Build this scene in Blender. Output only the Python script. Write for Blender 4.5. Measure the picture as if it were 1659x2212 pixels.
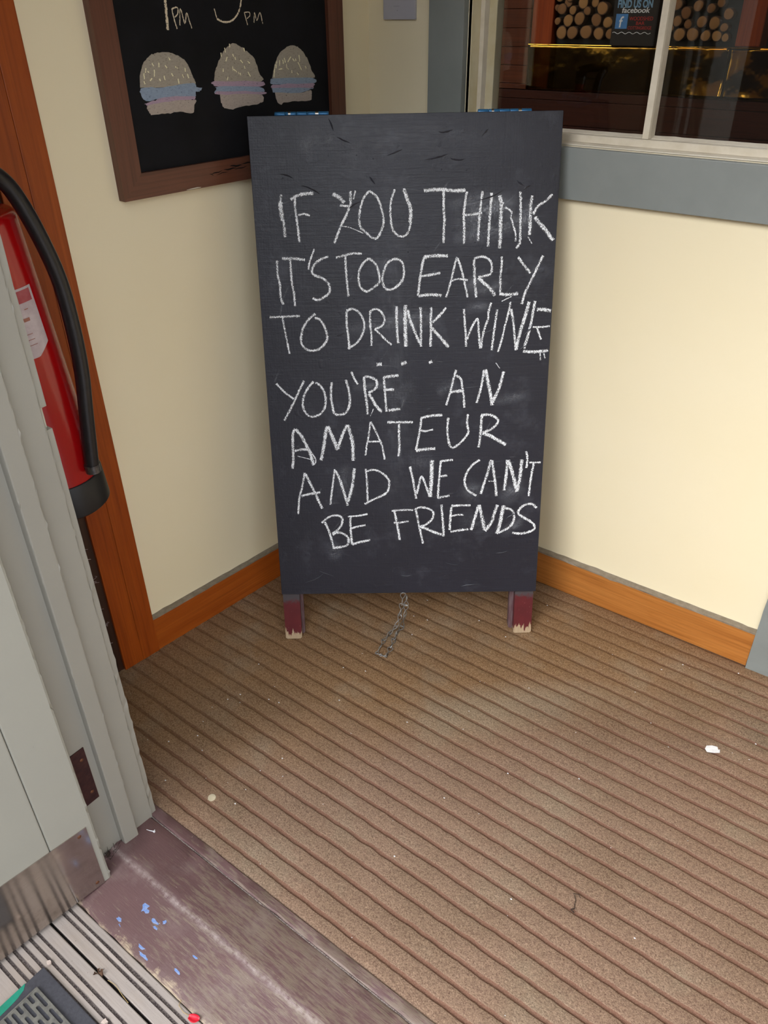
import bpy, bmesh, math, random
from math import sin, cos, pi, radians
from mathutils import Vector, Matrix, noise

for _o in list(bpy.data.objects): bpy.data.objects.remove(_o)
SC = bpy.context.scene
COL = SC.collection

# ---------------- camera ----------------
cam_data = bpy.data.cameras.new('camera')
cam_data.sensor_fit = 'VERTICAL'
cam_data.sensor_height = 24.0
cam_data.lens = 1683.11 / 2212.0 * 24.0
cam_data.clip_start = 0.02
cam = bpy.data.objects.new('camera', cam_data)
COL.objects.link(cam)
_R = [[0.8002176611, 0.3200926444, -0.5071413943], [0.5996226931, -0.4414533450, 0.6675114756], [-0.0102137514, -0.8382479604, -0.5451935768]]
_m = Matrix(((_R[0][0], -_R[0][1], -_R[0][2], 1.36362), (_R[1][0], -_R[1][1], -_R[1][2], -1.75730), (_R[2][0], -_R[2][1], -_R[2][2], 1.45), (0, 0, 0, 1)))
cam.matrix_world = _m
SC.camera = cam

# ---------------- light: overcast sky outside the porch, added warm fill light inside the bar ----------------
world = bpy.data.worlds.new('overcast_sky'); SC.world = world; world.use_nodes = True
_nt = world.node_tree; _nt.nodes.clear()
_out = _nt.nodes.new('ShaderNodeOutputWorld'); _bg = _nt.nodes.new('ShaderNodeBackground')
_tc = _nt.nodes.new('ShaderNodeTexCoord'); _sx = _nt.nodes.new('ShaderNodeSeparateXYZ'); _cr = _nt.nodes.new('ShaderNodeValToRGB')
_nt.links.new(_tc.outputs['Generated'], _sx.inputs[0]); _nt.links.new(_sx.outputs['Z'], _cr.inputs[0])
_cr.color_ramp.elements[0].position = 0.0; _cr.color_ramp.elements[0].color = (0.86, 0.90, 0.97, 1)
_cr.color_ramp.elements[1].position = 0.8; _cr.color_ramp.elements[1].color = (0.92, 0.96, 1.0, 1)
_nt.links.new(_cr.outputs[0], _bg.inputs[0]); _bg.inputs[1].default_value = 2.65
_nt.links.new(_bg.outputs[0], _out.inputs[0])

def area(name, loc, target, size, power, color):
    l = bpy.data.lights.new(name, 'AREA'); l.shape = 'RECTANGLE'; l.size, l.size_y = size; l.energy = power; l.color = color
    o = bpy.data.objects.new(name, l); COL.objects.link(o); o.location = loc
    o.rotation_euler = (Vector(target) - Vector(loc)).to_track_quat('-Z', 'Y').to_euler()
    return o
area('bar_fill_light', (0.1, 0.9, 2.35), (0.1, 1.2, 0), (0.5, 0.3), 2.8, (1.0, 0.72, 0.42))  # unseen warm fill added at the bar ceiling, no fitting modelled

sun = bpy.data.lights.new('veiled_sun', 'SUN'); sun.energy = 3.9; sun.angle = radians(50); sun.color = (1.0, 0.985, 0.97)
sun_o = bpy.data.objects.new('veiled_sun', sun); COL.objects.link(sun_o)
sun_o.rotation_euler = Vector((.22, 1.0, -.60)).to_track_quat('-Z', 'Y').to_euler()

SC.view_settings.view_transform = 'Standard'
SC.view_settings.look = 'None'
SC.view_settings.gamma = 1.0
SC.view_settings.use_curve_mapping = False
SC.view_settings.exposure = 0.40

WORDS=[["IF",[[55,604,11237,573,11055,587,10815,624,10629,637,10357],[86,575,11092,575,10945,599,10704],[49,906,11214,893,10995,917,10717,933,10474,951,10247],[63,803,11134,965,11213,1143,11247,1310,11248],[43,952,10810,1082,10835,1209,10796]]],["YOU",[[75,1731,11238,1866,11163,1980,11052],[47,1879,10998,2076,10977],[35,2233,11294,2179,11122],[59,2125,11287,2115,10976],[51,2096,10976,2011,10793,1884,10571,1796,10366,1725,10215],[18,1904,10571,2102,10530,2378,10413],[47,2537,11280,2416,11155,2332,10936,2297,10733,2321,10545,2458,10412,2576,10315,2696,10313,2799,10500,2842,10668,2806,10873,2749,11058,2673,11187,2537,11280],[47,3092,11308,3006,11054,2993,10777,3029,10515,3118,10382,3218,10333,3338,10359,3419,10509,3450,10714,3421,10956,3352,11140,3294,11323],[75,3294,11305,3382,11067,3440,10900,3430,10621]]],["THINK",[[67,3735,11271,3971,11286,4168,11283,4405,11261,4651,11267],[55,4168,11256,4172,10944,4192,10665,4179,10384,4178,10175],[51,4681,11239,4647,11029,4623,10752,4639,10470,4637,10148],[51,5027,11243,4996,10968,4974,10709,4961,10446,4958,10200],[48,4653,10751,4812,10767,5031,10792],[55,5226,11203,5220,10965,5204,10686,5193,10443,5185,10082],[71,5406,11145,5453,10961,5452,10738,5453,10457,5450,10039],[40,5407,11127,5502,10979],[40,5535,10904,5627,10856,5690,10790,5674,10698,5731,10547,5790,10357,5808,10186],[52,5862,11221,5881,10954,5891,10638,5899,10393,5900,10165,5825,10033],[64,6130,11134,6103,10914,6108,10635,6115,10314],[52,6576,11155,6435,11019,6262,10911,6172,10746],[80,6215,10689,6323,10556,6473,10403,6648,10191],[24,6076,10277,6175,10132]]],["ITS",[[48,425,9863,416,9572,452,9336,454,9059,506,8898],[56,539,9903,790,9899,1051,9867],[48,720,9896,724,9625,729,9371,765,9113,771,8853],[40,1274,10098,1206,9946,1148,9792,1121,9657],[52,1578,9930,1414,9875,1268,9771,1201,9636,1237,9538,1396,9477,1515,9396,1582,9277,1566,9138,1438,9041,1313,8983,1181,9026]]],["TOO",[[48,1749,9902,1962,9952,2145,9987,2336,9975],[48,1966,9933,1968,9643,1984,9368,2008,9051],[49,2496,9876,2362,9772,2266,9598,2250,9403,2287,9244,2387,9163,2469,9162,2615,9258,2719,9355,2713,9552,2645,9747,2496,9876],[49,3052,9856,2909,9762,2825,9589,2791,9393,2840,9234,2942,9183,3086,9230,3231,9366,3283,9522,3264,9737,3174,9835,3052,9856]]],["EARLY",[[53,3736,9874,3695,9671,3645,9378,3604,9032],[69,3736,9874,3979,9908,4283,9893],[53,3676,9466,3880,9492,4115,9531],[66,3615,9031,3883,9057,4151,9032],[45,4487,9871,4429,9658,4353,9326,4255,8990],[45,4497,9851,4583,9636,4683,9261,4752,8981],[41,4373,9355,4537,9392,4743,9359],[61,4874,9806,4892,9553,4909,9297,4949,8977],[49,4874,9825,5035,9871,5179,9830,5275,9722,5281,9526,5212,9469,4987,9423],[70,4988,9414,5115,9293,5242,9191,5383,9009],[49,5504,9863,5511,9679,5490,9444,5505,9067],[66,5485,9048,5662,9024,5920,9044],[53,5881,9847,6001,9690,6176,9491],[53,6445,9866,6332,9625,6205,9333,6075,9057,6014,8807],[21,5543,8876,5767,8982]]],["TO",[[45,170,8617,443,8620,651,8629,868,8633],[41,466,8596,505,8288,549,7977,578,7767],[50,1228,8673,1060,8544,925,8342,872,8137,884,7971,1004,7853,1150,7829,1321,7889,1454,8043,1480,8166,1426,8373,1330,8539,1207,8582]]],["DRINK",[[50,1948,8710,1948,8404,1971,8157,1993,7844],[50,1948,8720,2063,8768,2207,8715,2327,8540,2353,8356,2296,8171,2165,7987,1951,7866],[46,2497,8710,2490,8415,2516,8146,2511,7918],[46,2497,8710,2622,8758,2745,8695,2826,8531,2761,8368,2592,8300],[46,2592,8300,2736,8163,2860,8036,2985,7929],[58,3109,8809,3107,8546,3114,8238,3144,7968],[79,3317,8836,3305,8542,3309,8234,3318,7881],[62,3372,8724,3413,8520,3486,8334,3569,8126,3664,7937],[54,3663,8779,3674,8433,3674,8124,3675,7874],[58,3918,8774,3903,8470,3910,8182,3897,7869],[54,4255,8758,4132,8608,3945,8428],[67,3925,8305,4095,8116,4331,7850]]],["WINE",[[50,4671,8720,4699,8414,4726,8145,4743,7853],[51,4761,8020,4849,8267,4990,8490,5030,8201,5073,7804],[47,5094,7804,5146,8199,5241,8485,5246,8648,5302,8850],[50,5443,8695,5412,8400,5381,8091,5351,7757],[46,5748,8862,5716,8640,5645,8334,5575,7983,5501,7712],[50,5766,8700,5830,8433,5878,8081,5925,7745],[72,5924,7766,6010,8183,6099,8510,6185,8854],[62,6320,8871,6268,8486,6203,8117,6115,7784],[71,6372,8678,6529,8675,6698,8642],[42,6300,8276,6511,8276,6699,8293],[64,6097,7721,6332,7699,6693,7720],[46,6396,8258,6507,7986],[34,6504,7671,6525,7500],[30,6590,7669,6629,7541]]],["dots",[[72,2622,7471,2750,7479],[72,3207,7470,3335,7514],[63,3866,7486,3940,7522]]],["YOURE",[[47,220,7064,399,6861,614,6682],[51,885,7121,742,6854,573,6528,355,6156],[51,1107,7095,937,6893,838,6655,837,6434,948,6265,1098,6240,1276,6336,1372,6533,1371,6775,1283,6973,1160,7073],[56,1545,7075,1511,6772,1533,6508,1579,6307,1708,6271,1862,6323,1955,6521,1961,6719,1926,6959,1878,7122],[47,2022,7313,2072,7172,2163,7008],[56,2318,7189,2331,6864,2367,6556,2382,6267],[56,2328,7188,2467,7175,2615,7075,2590,6902,2416,6796],[69,2415,6775,2520,6619,2582,6485,2731,6315],[51,2788,7179,2805,6919,2822,6634,2840,6324],[64,2787,7168,2959,7186,3141,7204],[56,2826,6864,3030,6860],[61,2894,6356,3177,6384],[17,2526,6398,2446,6221]]],["AN",[[49,4516,7304,4460,7099,4390,6796,4290,6451],[53,4515,7173,4629,7095,4671,6904,4715,6635,4730,6383],[68,4390,6777,4692,6799],[56,5187,7291,5142,6952,5032,6493],[75,5224,7309,5280,7044,5357,6718,5406,6427],[65,5404,6485,5544,6790,5602,6999,5658,7244],[19,5463,7454,5561,7321]]],["AMATEUR",[[61,605,5940,543,5817,523,5475,517,5175,480,4919],[74,615,5929,758,5744,855,5514,953,5258,1007,5000],[57,562,5382,740,5413,894,5409],[31,1007,5000,1069,5139,917,5420],[18,620,5247,948,5153],[74,1382,5990,1327,5731,1282,5458,1201,5124],[83,1404,5990,1503,5727,1621,5381],[75,1622,5404,1745,5745,1874,6013],[83,1885,6013,1964,5740,2000,5487,1996,5349,2000,5094],[44,2444,6079,2404,5775,2355,5548,2303,5226],[44,2455,6079,2560,5862,2665,5610,2728,5425,2779,5110],[44,2367,5582,2709,5574],[57,2859,6059,3132,6053,3482,6045],[57,3143,6008,3140,5713,3149,5438,3125,5184],[52,3689,6153,3657,5861,3602,5565,3558,5336],[61,3678,6142,3897,6193,4202,6209],[48,3679,5837,3789,5812,3976,5853],[71,3558,5313,3791,5354,4035,5360],[53,4345,6138,4328,5868,4354,5594,4412,5409,4501,5384,4654,5495,4805,5675,4847,5788,4809,5993,4825,6217],[61,5165,6188,5153,5872,5139,5599,5113,5370],[57,5154,6188,5385,6183,5564,6067,5525,5932,5376,5811,5201,5746],[80,5201,5735,5381,5662,5562,5555,5789,5423]]],["AND",[[49,778,4806,690,4416,607,4130,556,3704],[62,799,4770,918,4482,1019,4240,1170,3836],[63,666,4188,884,4243,1144,4273],[49,1529,4882,1484,4587,1425,4230,1386,3940],[62,1550,4846,1662,4559,1741,4246,1821,3905],[68,1824,4002,1950,4409,2020,4894],[49,2299,4875,2325,4543,2328,4208,2334,3965],[54,2319,4804,2499,4847,2699,4760,2854,4602,2886,4458,2826,4244,2643,4127,2460,4047,2253,3931]]],["WE",[[54,3408,4909,3475,4576,3565,4045],[54,3576,4166,3632,4429,3700,4642,3836,4304,3906,4085],[91,3917,4085,3947,4589,3955,5060],[54,4179,5043,4149,4703,4130,4369,4111,4056],[58,4179,5032,4480,5060],[59,4172,4631,4341,4651],[55,4099,4056,4406,4109]]],["CANT",[[54,5152,5044,4976,4919,4824,4686,4785,4449,4881,4231,5089,4092],[63,5432,5037,5364,4721,5283,4437,5202,4138],[63,5455,5025,5512,4694,5568,4382,5603,4068],[27,5384,4471,5553,4474],[67,5836,5028,5829,4662,5790,4220],[81,5858,5016,5973,4706,6123,4176],[78,6121,4200,6182,4583,6205,5031],[54,6296,5239,6338,5075,6329,4804],[45,6389,4944,6682,4942],[54,6508,4918,6457,4528,6426,4047]]],["BE",[[55,1143,3443,1310,3587,1495,3644,1653,3591,1658,3405,1548,3246,1406,3137],[55,1225,3466,1337,3139,1425,2732],[60,1405,3112,1569,3170,1750,3078,1815,2950,1764,2800,1577,2754,1390,2733],[55,1882,3598,1873,3325,1887,3024,1904,2821],[46,1813,3604,2065,3617,2318,3660],[46,1871,3263,2057,3320,2264,3352],[60,1904,2821,2091,2880,2370,2936]]],["FRIENDS",[[55,3004,3729,3059,3419,3102,3168,3135,2915],[50,2936,3731,3210,3748,3485,3741],[46,2989,3401,3162,3404,3369,3436],[55,3553,3752,3610,3430,3668,3153,3739,2798],[55,3519,3753,3667,3810,3873,3768,4000,3667,3978,3495,3807,3325,3645,3279],[65,3668,3279,3853,3199,4039,3106,4225,3038],[59,4204,3870,4230,3587,4256,3313,4272,2987],[60,4460,3795,4442,3512,4424,3163],[59,4460,3832,4711,3838,4952,3832],[46,4464,3549,4625,3582,4774,3573],[56,4448,3113,4726,3156,4911,3171],[69,5158,3839,5086,3545,4981,3149],[82,5169,3838,5248,3516,5329,3140],[74,5341,3114,5507,3361,5567,3607,5639,3827],[87,5800,3810,5754,3528,5718,3280,5658,3031],[60,5838,3736,6001,3682,6076,3545,6062,3346,5931,3175,5658,3031],[60,6643,3715,6522,3829,6339,3809,6229,3714,6178,3592,6286,3490,6453,3386,6599,3257,6618,3132,6425,3036,6217,3016,6053,3046]]]]
SMUDGES=[[630,40,4461,10435,5124,10861,5841,10993],[420,30,4360,10240,5242,10422,6166,10700],[315,22,4194,10923,5215,11193],[420,30,5931,10215,6094,11085],[630,16,978,12090,1592,12442],[525,10,2155,11428,2283,12343],[315,35,4645,9177,5274,9524],[273,25,4755,9020,5708,9313],[420,25,2713,8535,3577,8571,4226,8506],[378,20,1732,8234,3036,8423,3903,8246],[252,30,4655,8709,5299,8802],[210,30,2017,6911,2463,6958,3020,7003],[525,14,2793,6669,3577,6879],[315,25,4025,6756,4580,7027],[525,18,1729,5049,1812,4059],[735,14,3345,4889,4039,5115],[525,22,4759,3986,5217,4475],[525,24,5712,3836,6269,4574],[315,24,5747,2931,6439,3562],[420,25,1414,2914,1464,2316],[630,14,4650,3479,5496,3199],[945,9,993,12361,6079,12291],[945,8,3076,12060,3092,2473],[273,22,5380,6499,6386,6706],[168,30,1584,12263,1786,12350]]
MENU_STROKES=[[52,5798,14776,5816,14501,5826,14311,5841,14137],[23,5684,14488,5662,14321,5620,14152],[23,5686,14481,5591,14506,5540,14486,5566,14397,5639,14346],[20,5545,14209,5485,14486,5420,14239,5351,14413,5304,14263,5267,14150],[20,4665,14478,4624,14304],[32,4624,14304,4474,14248,4271,14258,4115,14351,4015,14472,3952,14634,3943,14768],[17,3901,14403,3875,14292,3844,14181],[17,3901,14403,3775,14408,3763,14346,3854,14292],[17,3663,14219,3629,14400,3583,14260,3480,14398,3430,14194]]
MENU_FILLS=[[0,0,6654,13209,6633,13336,6590,13462,6504,13601,6396,13689,6248,13750,6070,13777,5886,13765,5717,13720,5575,13645,5484,13544,5420,13417,5386,13290,5376,13172,5978,13157],[0,1,6677,13124,6611,13197,6212,13172,5730,13194,5359,13198,5379,13008,5465,12950,6130,12989,6487,12962,6608,12988],[0,2,6611,12918,6466,12951,6128,12998,5461,12968,5440,12912,5787,12882,6267,12892,6528,12876],[0,3,6582,12836,6501,12892,6143,12918,5440,12912,5456,12783,5513,12676,5817,12720,6185,12705,6501,12723,6547,12780],[0,1,5371,13126,5198,13106,5257,13055,5371,13053],[1,0,4864,13196,4826,13357,4746,13499,4604,13669,4445,13799,4283,13866,4135,13821,4001,13751,3822,13637,3706,13483,3642,13294,3613,13121],[1,2,4894,13149,4852,13196,3625,13130,3650,13029,4774,13100],[1,1,4815,13062,4774,13100,3713,13033,3627,12906,4818,12970],[1,2,4822,13016,3624,12927,3606,12869,4809,12953],[1,3,4751,12949,3706,12885,3582,12753,3795,12690,4147,12691,4461,12647,4660,12689,4743,12772],[2,0,3281,13162,3221,13340,3094,13548,2922,13686,2703,13767,2504,13747,2336,13655,2186,13482,2092,13282,2065,13091],[2,1,3305,13120,3216,13158,2064,13100,2088,12993,3255,13047],[2,2,3268,13048,2088,12993,2064,12927,2152,12896,3264,12969],[2,1,3281,12935,3237,12976,2138,12905,2155,12869,2537,12831,3234,12887],[2,3,3234,12887,2565,12833,2141,12859,2121,12765,2173,12649,2650,12666,2992,12664,3076,12630,3189,12697]]
MENU_SEEDS=[[5,6464,13523,6491,13448],[5,6526,13441,6536,13339],[5,6277,13488,6307,13369],[5,6157,13602,6166,13525],[5,6312,13601,6288,13548],[5,6021,13552,5984,13499],[5,5791,13515,5737,13486],[5,6079,13374,6071,13295],[5,5895,13407,5869,13353],[5,5648,13376,5623,13313],[5,5561,13486,5562,13416],[5,5758,13303,5757,13214],[5,5525,13378,5503,13297],[5,6417,13306,6363,13346],[5,6193,13328,6178,13283],[5,5913,13685,5888,13632],[5,6441,13471,6412,13444],[5,6554,13306,6542,13254],[5,4323,13674,4294,13624],[5,4272,13615,4255,13566],[5,4470,13632,4517,13553],[5,4136,13560,4072,13500],[5,4044,13440,4027,13390],[5,4355,13456,4355,13373],[5,4607,13427,4617,13362],[5,3961,13328,3899,13240],[5,4216,13341,4209,13299],[5,4170,13322,4165,13272],[5,4502,13266,4535,13202],[5,3934,13526,3879,13482],[5,4621,13710,4621,13638],[5,4516,13794,4506,13706],[5,4377,13861,4381,13797],[5,4010,13776,3995,13710],[5,4339,13397,4251,13343],[5,2941,13507,2930,13429],[5,2898,13540,2868,13452],[5,2697,13557,2801,13458],[5,2647,13520,2599,13466],[5,2560,13516,2552,13464],[5,2452,13581,2437,13450],[5,2493,13443,2398,13280],[5,2844,13425,2839,13347],[5,2826,13346,2789,13318],[5,3079,13333,2973,13336],[5,2697,13296,2690,13234],[5,2274,13354,2258,13300],[5,2540,13234,2503,13188],[5,3172,13432,3215,13279],[5,3112,13506,3155,13354],[5,3034,13503,3045,13400],[5,3196,13339,3239,13186]]
CHAIN=[[4228,-4394,1383],[4204,-4413,1008],[4167,-4442,640],[4088,-4505,253],[3983,-4671,40],[4018,-4986,40],[4104,-5284,40],[4173,-5513,40],[4314,-5493,40],[4445,-5461,40],[4341,-5111,40],[4218,-4801,40],[4139,-4567,40],[4091,-4244,40],[4267,-4363,608],[4291,-4345,977],[4306,-4333,1287]]
HOSE= [[0.0806, -1.1015, 1.2549], [0.084, -1.066, 1.2269], [0.086, -1.0455, 1.1912], [0.088, -1.0239, 1.1228], [0.0894, -1.0092, 1.049], [0.0898, -1.0055, 0.9642], [0.0895, -1.0083, 0.8845], [0.0884, -1.0198, 0.7932], [0.0872, -1.0321, 0.6913]]
LOGS= [[[-0.2536, 1.4515, 0.0164], [-0.2757, 1.4305, 0.0199], [-0.2284, 1.4259, 0.0158], [-0.246, 1.3919, 0.0215], [-0.1975, 1.3983, 0.0227], [-0.2902, 1.3897, 0.0134], [-0.1687, 1.4235, 0.015], [-0.1407, 1.4504, 0.0158], [-0.1064, 1.4315, 0.0229], [-0.1271, 1.394, 0.0217], [-0.0785, 1.3856, 0.0198], [-0.1886, 1.4508, 0.0214], [-0.2714, 1.3506, 0.0235], [-0.2241, 1.3509, 0.0231], [-0.1642, 1.3535, 0.0248], [-0.1109, 1.3487, 0.0217], [-0.0647, 1.3478, 0.0178], [-0.2985, 1.4349, 0.0111]], [[0.1602, 1.4099, 0.0172], [0.1826, 1.4414, 0.0189], [0.2183, 1.4157, 0.0196], [0.2604, 1.4369, 0.0184], [0.3077, 1.4288, 0.0158], [0.3399, 1.4458, 0.0151], [0.1434, 1.3839, 0.0145], [0.1927, 1.39, 0.0171], [0.2325, 1.38, 0.015], [0.283, 1.388, 0.0193], [0.3287, 1.3842, 0.0208], [0.3655, 1.3706, 0.0148], [0.3721, 1.4112, 0.0186], [0.1683, 1.3678, 0.0135], [0.1618, 1.3381, 0.0136], [0.2067, 1.3478, 0.0219], [0.2554, 1.3482, 0.0224], [0.3051, 1.3446, 0.0184], [0.3443, 1.3438, 0.0181], [0.377, 1.3394, 0.0135]]]

# ---------------- helpers ----------------
def lin(c):
    c = c / 255.0
    return c / 12.92 if c <= 0.04045 else ((c + 0.055) / 1.055) ** 2.4
def rgb(h): return (lin(int(h[0:2], 16)), lin(int(h[2:4], 16)), lin(int(h[4:6], 16)), 1.0)

class NT:
    def __init__(s, name):
        s.m = bpy.data.materials.new(name); s.m.use_nodes = True; s.t = s.m.node_tree; s.t.nodes.clear()
        s.out = s.n('ShaderNodeOutputMaterial'); s.tc = s.n('ShaderNodeTexCoord')
    def n(s, ty, **k):
        o = s.t.nodes.new(ty)
        for a, b in k.items(): setattr(o, a, b)
        return o
    def l(s, a, b): s.t.links.new(a, b)
    def val(s, sock, v):
        if isinstance(v, (int, float, tuple, list)): sock.default_value = v
        else: s.l(v, sock)
    def mapping(s, scale, coord='Object'):
        mp = s.n('ShaderNodeMapping'); s.l(s.tc.outputs[coord], mp.inputs[0]); mp.inputs['Scale'].default_value = scale
        return mp.outputs[0]
    def noise(s, scale, detail=3, rough=.55, vec=None, dist=0.0):
        o = s.n('ShaderNodeTexNoise'); o.inputs['Scale'].default_value = scale; o.inputs['Detail'].default_value = detail
        o.inputs['Roughness'].default_value = rough; o.inputs['Distortion'].default_value = dist
        s.l(vec if vec is not None else s.tc.outputs['Object'], o.inputs['Vector']); return o.outputs[0]
    def ramp(s, fac, a, b, ca=(0, 0, 0, 1), cb=(1, 1, 1, 1)):
        mr = s.n('ShaderNodeMapRange'); s.l(fac, mr.inputs[0]); mr.inputs[1].default_value = a; mr.inputs[2].default_value = b
        if ca == (0, 0, 0, 1) and cb == (1, 1, 1, 1): return mr.outputs[0]
        if ca == (1, 1, 1, 1) and cb == (0, 0, 0, 1):
            mr.inputs[3].default_value = 1.0; mr.inputs[4].default_value = 0.0; return mr.outputs[0]
        o = s.n('ShaderNodeValToRGB'); s.l(mr.outputs[0], o.inputs[0]); e = o.color_ramp.elements
        e[0].position = 0; e[1].position = 1; e[0].color = ca; e[1].color = cb; return o.outputs[0]
    def mix(s, fac, a, b, mode='MIX'):
        o = s.n('ShaderNodeMix', data_type='RGBA', blend_type=mode); s.val(o.inputs[0], fac); s.val(o.inputs[6], a); s.val(o.inputs[7], b); return o.outputs[2]
    def math(s, op, a, b=0.0, c=0.0, clamp=False):
        o = s.n('ShaderNodeMath', operation=op, use_clamp=clamp); s.val(o.inputs[0], a); s.val(o.inputs[1], b); s.val(o.inputs[2], c); return o.outputs[0]
    def bump(s, h, strength=.5, dist=.002, prev=None):
        o = s.n('ShaderNodeBump'); o.inputs['Strength'].default_value = strength; o.inputs['Distance'].default_value = dist
        s.l(h, o.inputs['Height'])
        if prev is not None: s.l(prev, o.inputs['Normal'])
        return o.outputs[0]
    def bsdf(s, color, rough=.6, metal=0.0, normal=None, spec=.5, alpha=None):
        b = s.n('ShaderNodeBsdfPrincipled'); s.val(b.inputs['Base Color'], color); s.val(b.inputs['Roughness'], rough); s.val(b.inputs['Metallic'], metal)
        b.inputs['Specular IOR Level'].default_value = spec
        if normal is not None: s.l(normal, b.inputs['Normal'])
        if alpha is not None: s.val(b.inputs['Alpha'], alpha)
        return b.outputs[0]
    def done(s, sh): s.l(sh, s.out.inputs[0]); return s.m

def simple(name, c1, c2=None, scale=40, rough=.6, metal=0, bump=0.0, bscale=200, stretch=(1, 1, 1), spec=.5, bdist=.001):
    g = NT(name); v = g.mapping(stretch)
    c = rgb(c1)
    if c2: c = g.mix(g.ramp(g.noise(scale, 4, .6, v), .35, .65), rgb(c1), rgb(c2))
    nm = g.bump(g.noise(bscale, 3, .6, v), bump, bdist) if bump else None
    return g.done(g.bsdf(c, rough, metal, nm, spec))

def wall_paint(name, c1, c2):
    g = NT(name)
    c = g.mix(g.noise(3.0, 3), rgb(c1), rgb(c2))
    spots = g.ramp(g.noise(130, 2, .5), .80, .83)
    c = g.mix(g.math('MULTIPLY', spots, .25), c, rgb('8a7a60'))
    h = g.math('ADD', g.math('MULTIPLY', g.noise(300, 3), .35), g.noise(45, 3))
    return g.done(g.bsdf(c, .55, 0, g.bump(h, .25, .0012), .35))

def paint_chipped(name, c1, c2, chip='4b4438', scale=30, thr=.70):
    g = NT(name); v = g.mapping((1, 1, .25))
    c = g.mix(g.noise(6, 4), rgb(c1), rgb(c2))
    ch = g.ramp(g.noise(scale, 6, .7), thr, thr + .02)
    c = g.mix(g.math('MULTIPLY', ch, .8), c, rgb(chip))
    h = g.math('ADD', g.math('MULTIPLY', g.noise(18, 5, .6, v), .22), g.math('MULTIPLY', ch, -.3))
    h = g.math('ADD', h, g.math('MULTIPLY', g.noise(260, 2), .12))
    return g.done(g.bsdf(c, .42, 0, g.bump(h, .45, .0016), .5))

def wood(name, c1, c2, c3, axis=2, rough=.35, scale=14, bump=.15, knots=True, spec=.5):
    g = NT(name); st = [9, 9, 9]; st[axis] = .7
    v = g.mapping(tuple(st))
    f = g.noise(scale * .25, 6, .65, v, .8)
    c = g.mix(g.ramp(f, .3, .7), rgb(c1), rgb(c2))
    st2 = [60, 60, 60]; st2[axis] = 1.2
    v2 = g.mapping(tuple(st2)); f2 = g.noise(3, 3, .6, v2)
    c = g.mix(g.math('MULTIPLY', g.ramp(f2, .45, .75), .45), c, rgb(c3))
    if knots:
        k = g.ramp(g.noise(9, 2, .4), .74, .80); c = g.mix(g.math('MULTIPLY', k, .6), c, rgb(c3))
    return g.done(g.bsdf(c, rough, 0, g.bump(g.math('ADD', f2, f), bump, .001), spec))

M = {}
M['cream'] = wall_paint('cream_wall_paint', 'efe4c7', 'ecdfbc')
M['cream_frame'] = simple('cream_gloss_paint', 'd8ceb0', 'cfc29c', 20, .35, bump=.15, bscale=60)
M['white_frame'] = simple('off_white_gloss_paint', 'd9d0bf', 'cfc5b2', 30, .35, bump=.15, bscale=80)
M['grey_trim'] = simple('slate_grey_paint', '858a88', '7f8482', 8, .45, bump=.15, bscale=90)
M['door_grey'] = paint_chipped('pale_grey_door_paint', '9b998f', '929087')
M['jamb_grey'] = paint_chipped('grey_jamb_paint', '959289', '8c8981', scale=40, thr=.72)
M['casing'] = wood('varnished_orange_wood', 'a04c12', '87390b', '571c05', 2, .42, spec=.35)
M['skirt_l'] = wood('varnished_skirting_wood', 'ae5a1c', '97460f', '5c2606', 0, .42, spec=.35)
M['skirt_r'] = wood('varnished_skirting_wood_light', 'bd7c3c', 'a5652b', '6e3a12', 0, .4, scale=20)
M['skirt_top'] = simple('weathered_skirting_top', '8b8071', '7a6e5e', 60, .7, bump=.4, bscale=150)
M['dark_wood'] = wood('dark_door_wood', '3a2013', '2a150c', '140905', 2, .5)
M['frame_wood'] = wood('brown_painted_frame', '6b4130', '5e3728', '2c1912', 0, .42, bump=.1, knots=False)
M['frame_wood_v'] = wood('brown_painted_frame_upright', '6b4130', '5e3728', '2c1912', 2, .42, bump=.1, knots=False)
M['black_board'] = simple('matt_black_chalkboard', '0b0b0e', '121217', 12, .75, spec=.25, bump=.1, bscale=300)

def board_mat():
    g = NT('slate_blackboard_paint')
    h1 = g.noise(5, 3, .5); h2 = g.noise(28, 5, .65)
    vs = g.mapping((3, 1, 60)); hb = g.noise(3.5, 3, .6, vs)
    vv = g.mapping((70, 1, 3)); hv = g.noise(3.5, 3, .6, vv)
    lumps = g.ramp(g.noise(34, 2, .4), .68, .78)
    c = g.mix(g.ramp(h1, .3, .7), rgb('1c1d28'), rgb('22232f'))
    c = g.mix(g.math('MULTIPLY', g.ramp(g.noise(9, 5, .7), .55, .8), .28), c, rgb('6a6c78'))
    c = g.mix(g.math('MULTIPLY', g.ramp(g.noise(260, 3, .7), .68, .75), .35), c, rgb('8a8c96'))
    # ridged cracks of thick old paint
    rg = g.n('ShaderNodeTexNoise'); rg.noise_type = 'RIDGED_MULTIFRACTAL'; rg.inputs['Scale'].default_value = 7; rg.inputs['Detail'].default_value = 3
    g.l(g.tc.outputs['Object'], rg.inputs['Vector'])
    mask = g.ramp(g.noise(4.5, 2), .52, .60)
    ridge = g.math('MULTIPLY', g.ramp(rg.outputs[0], .72, .9), mask)
    h = g.math('ADD', g.math('MULTIPLY', hb, .35), g.math('MULTIPLY', hv, .2))
    h = g.math('ADD', h, g.math('MULTIPLY', h2, .8)); h = g.math('ADD', h, g.math('MULTIPLY', lumps, .35)); h = g.math('ADD', h, g.math('MULTIPLY', ridge, .5))
    h = g.math('ADD', h, g.math('MULTIPLY', g.noise(420, 2), .12))
    return g.done(g.bsdf(c, .46, 0, g.bump(h, .85, .0016), .55))
M['board'] = board_mat()
M['board_edge'] = simple('board_edge_black', '08080a', '141317', 60, .6)

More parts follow.
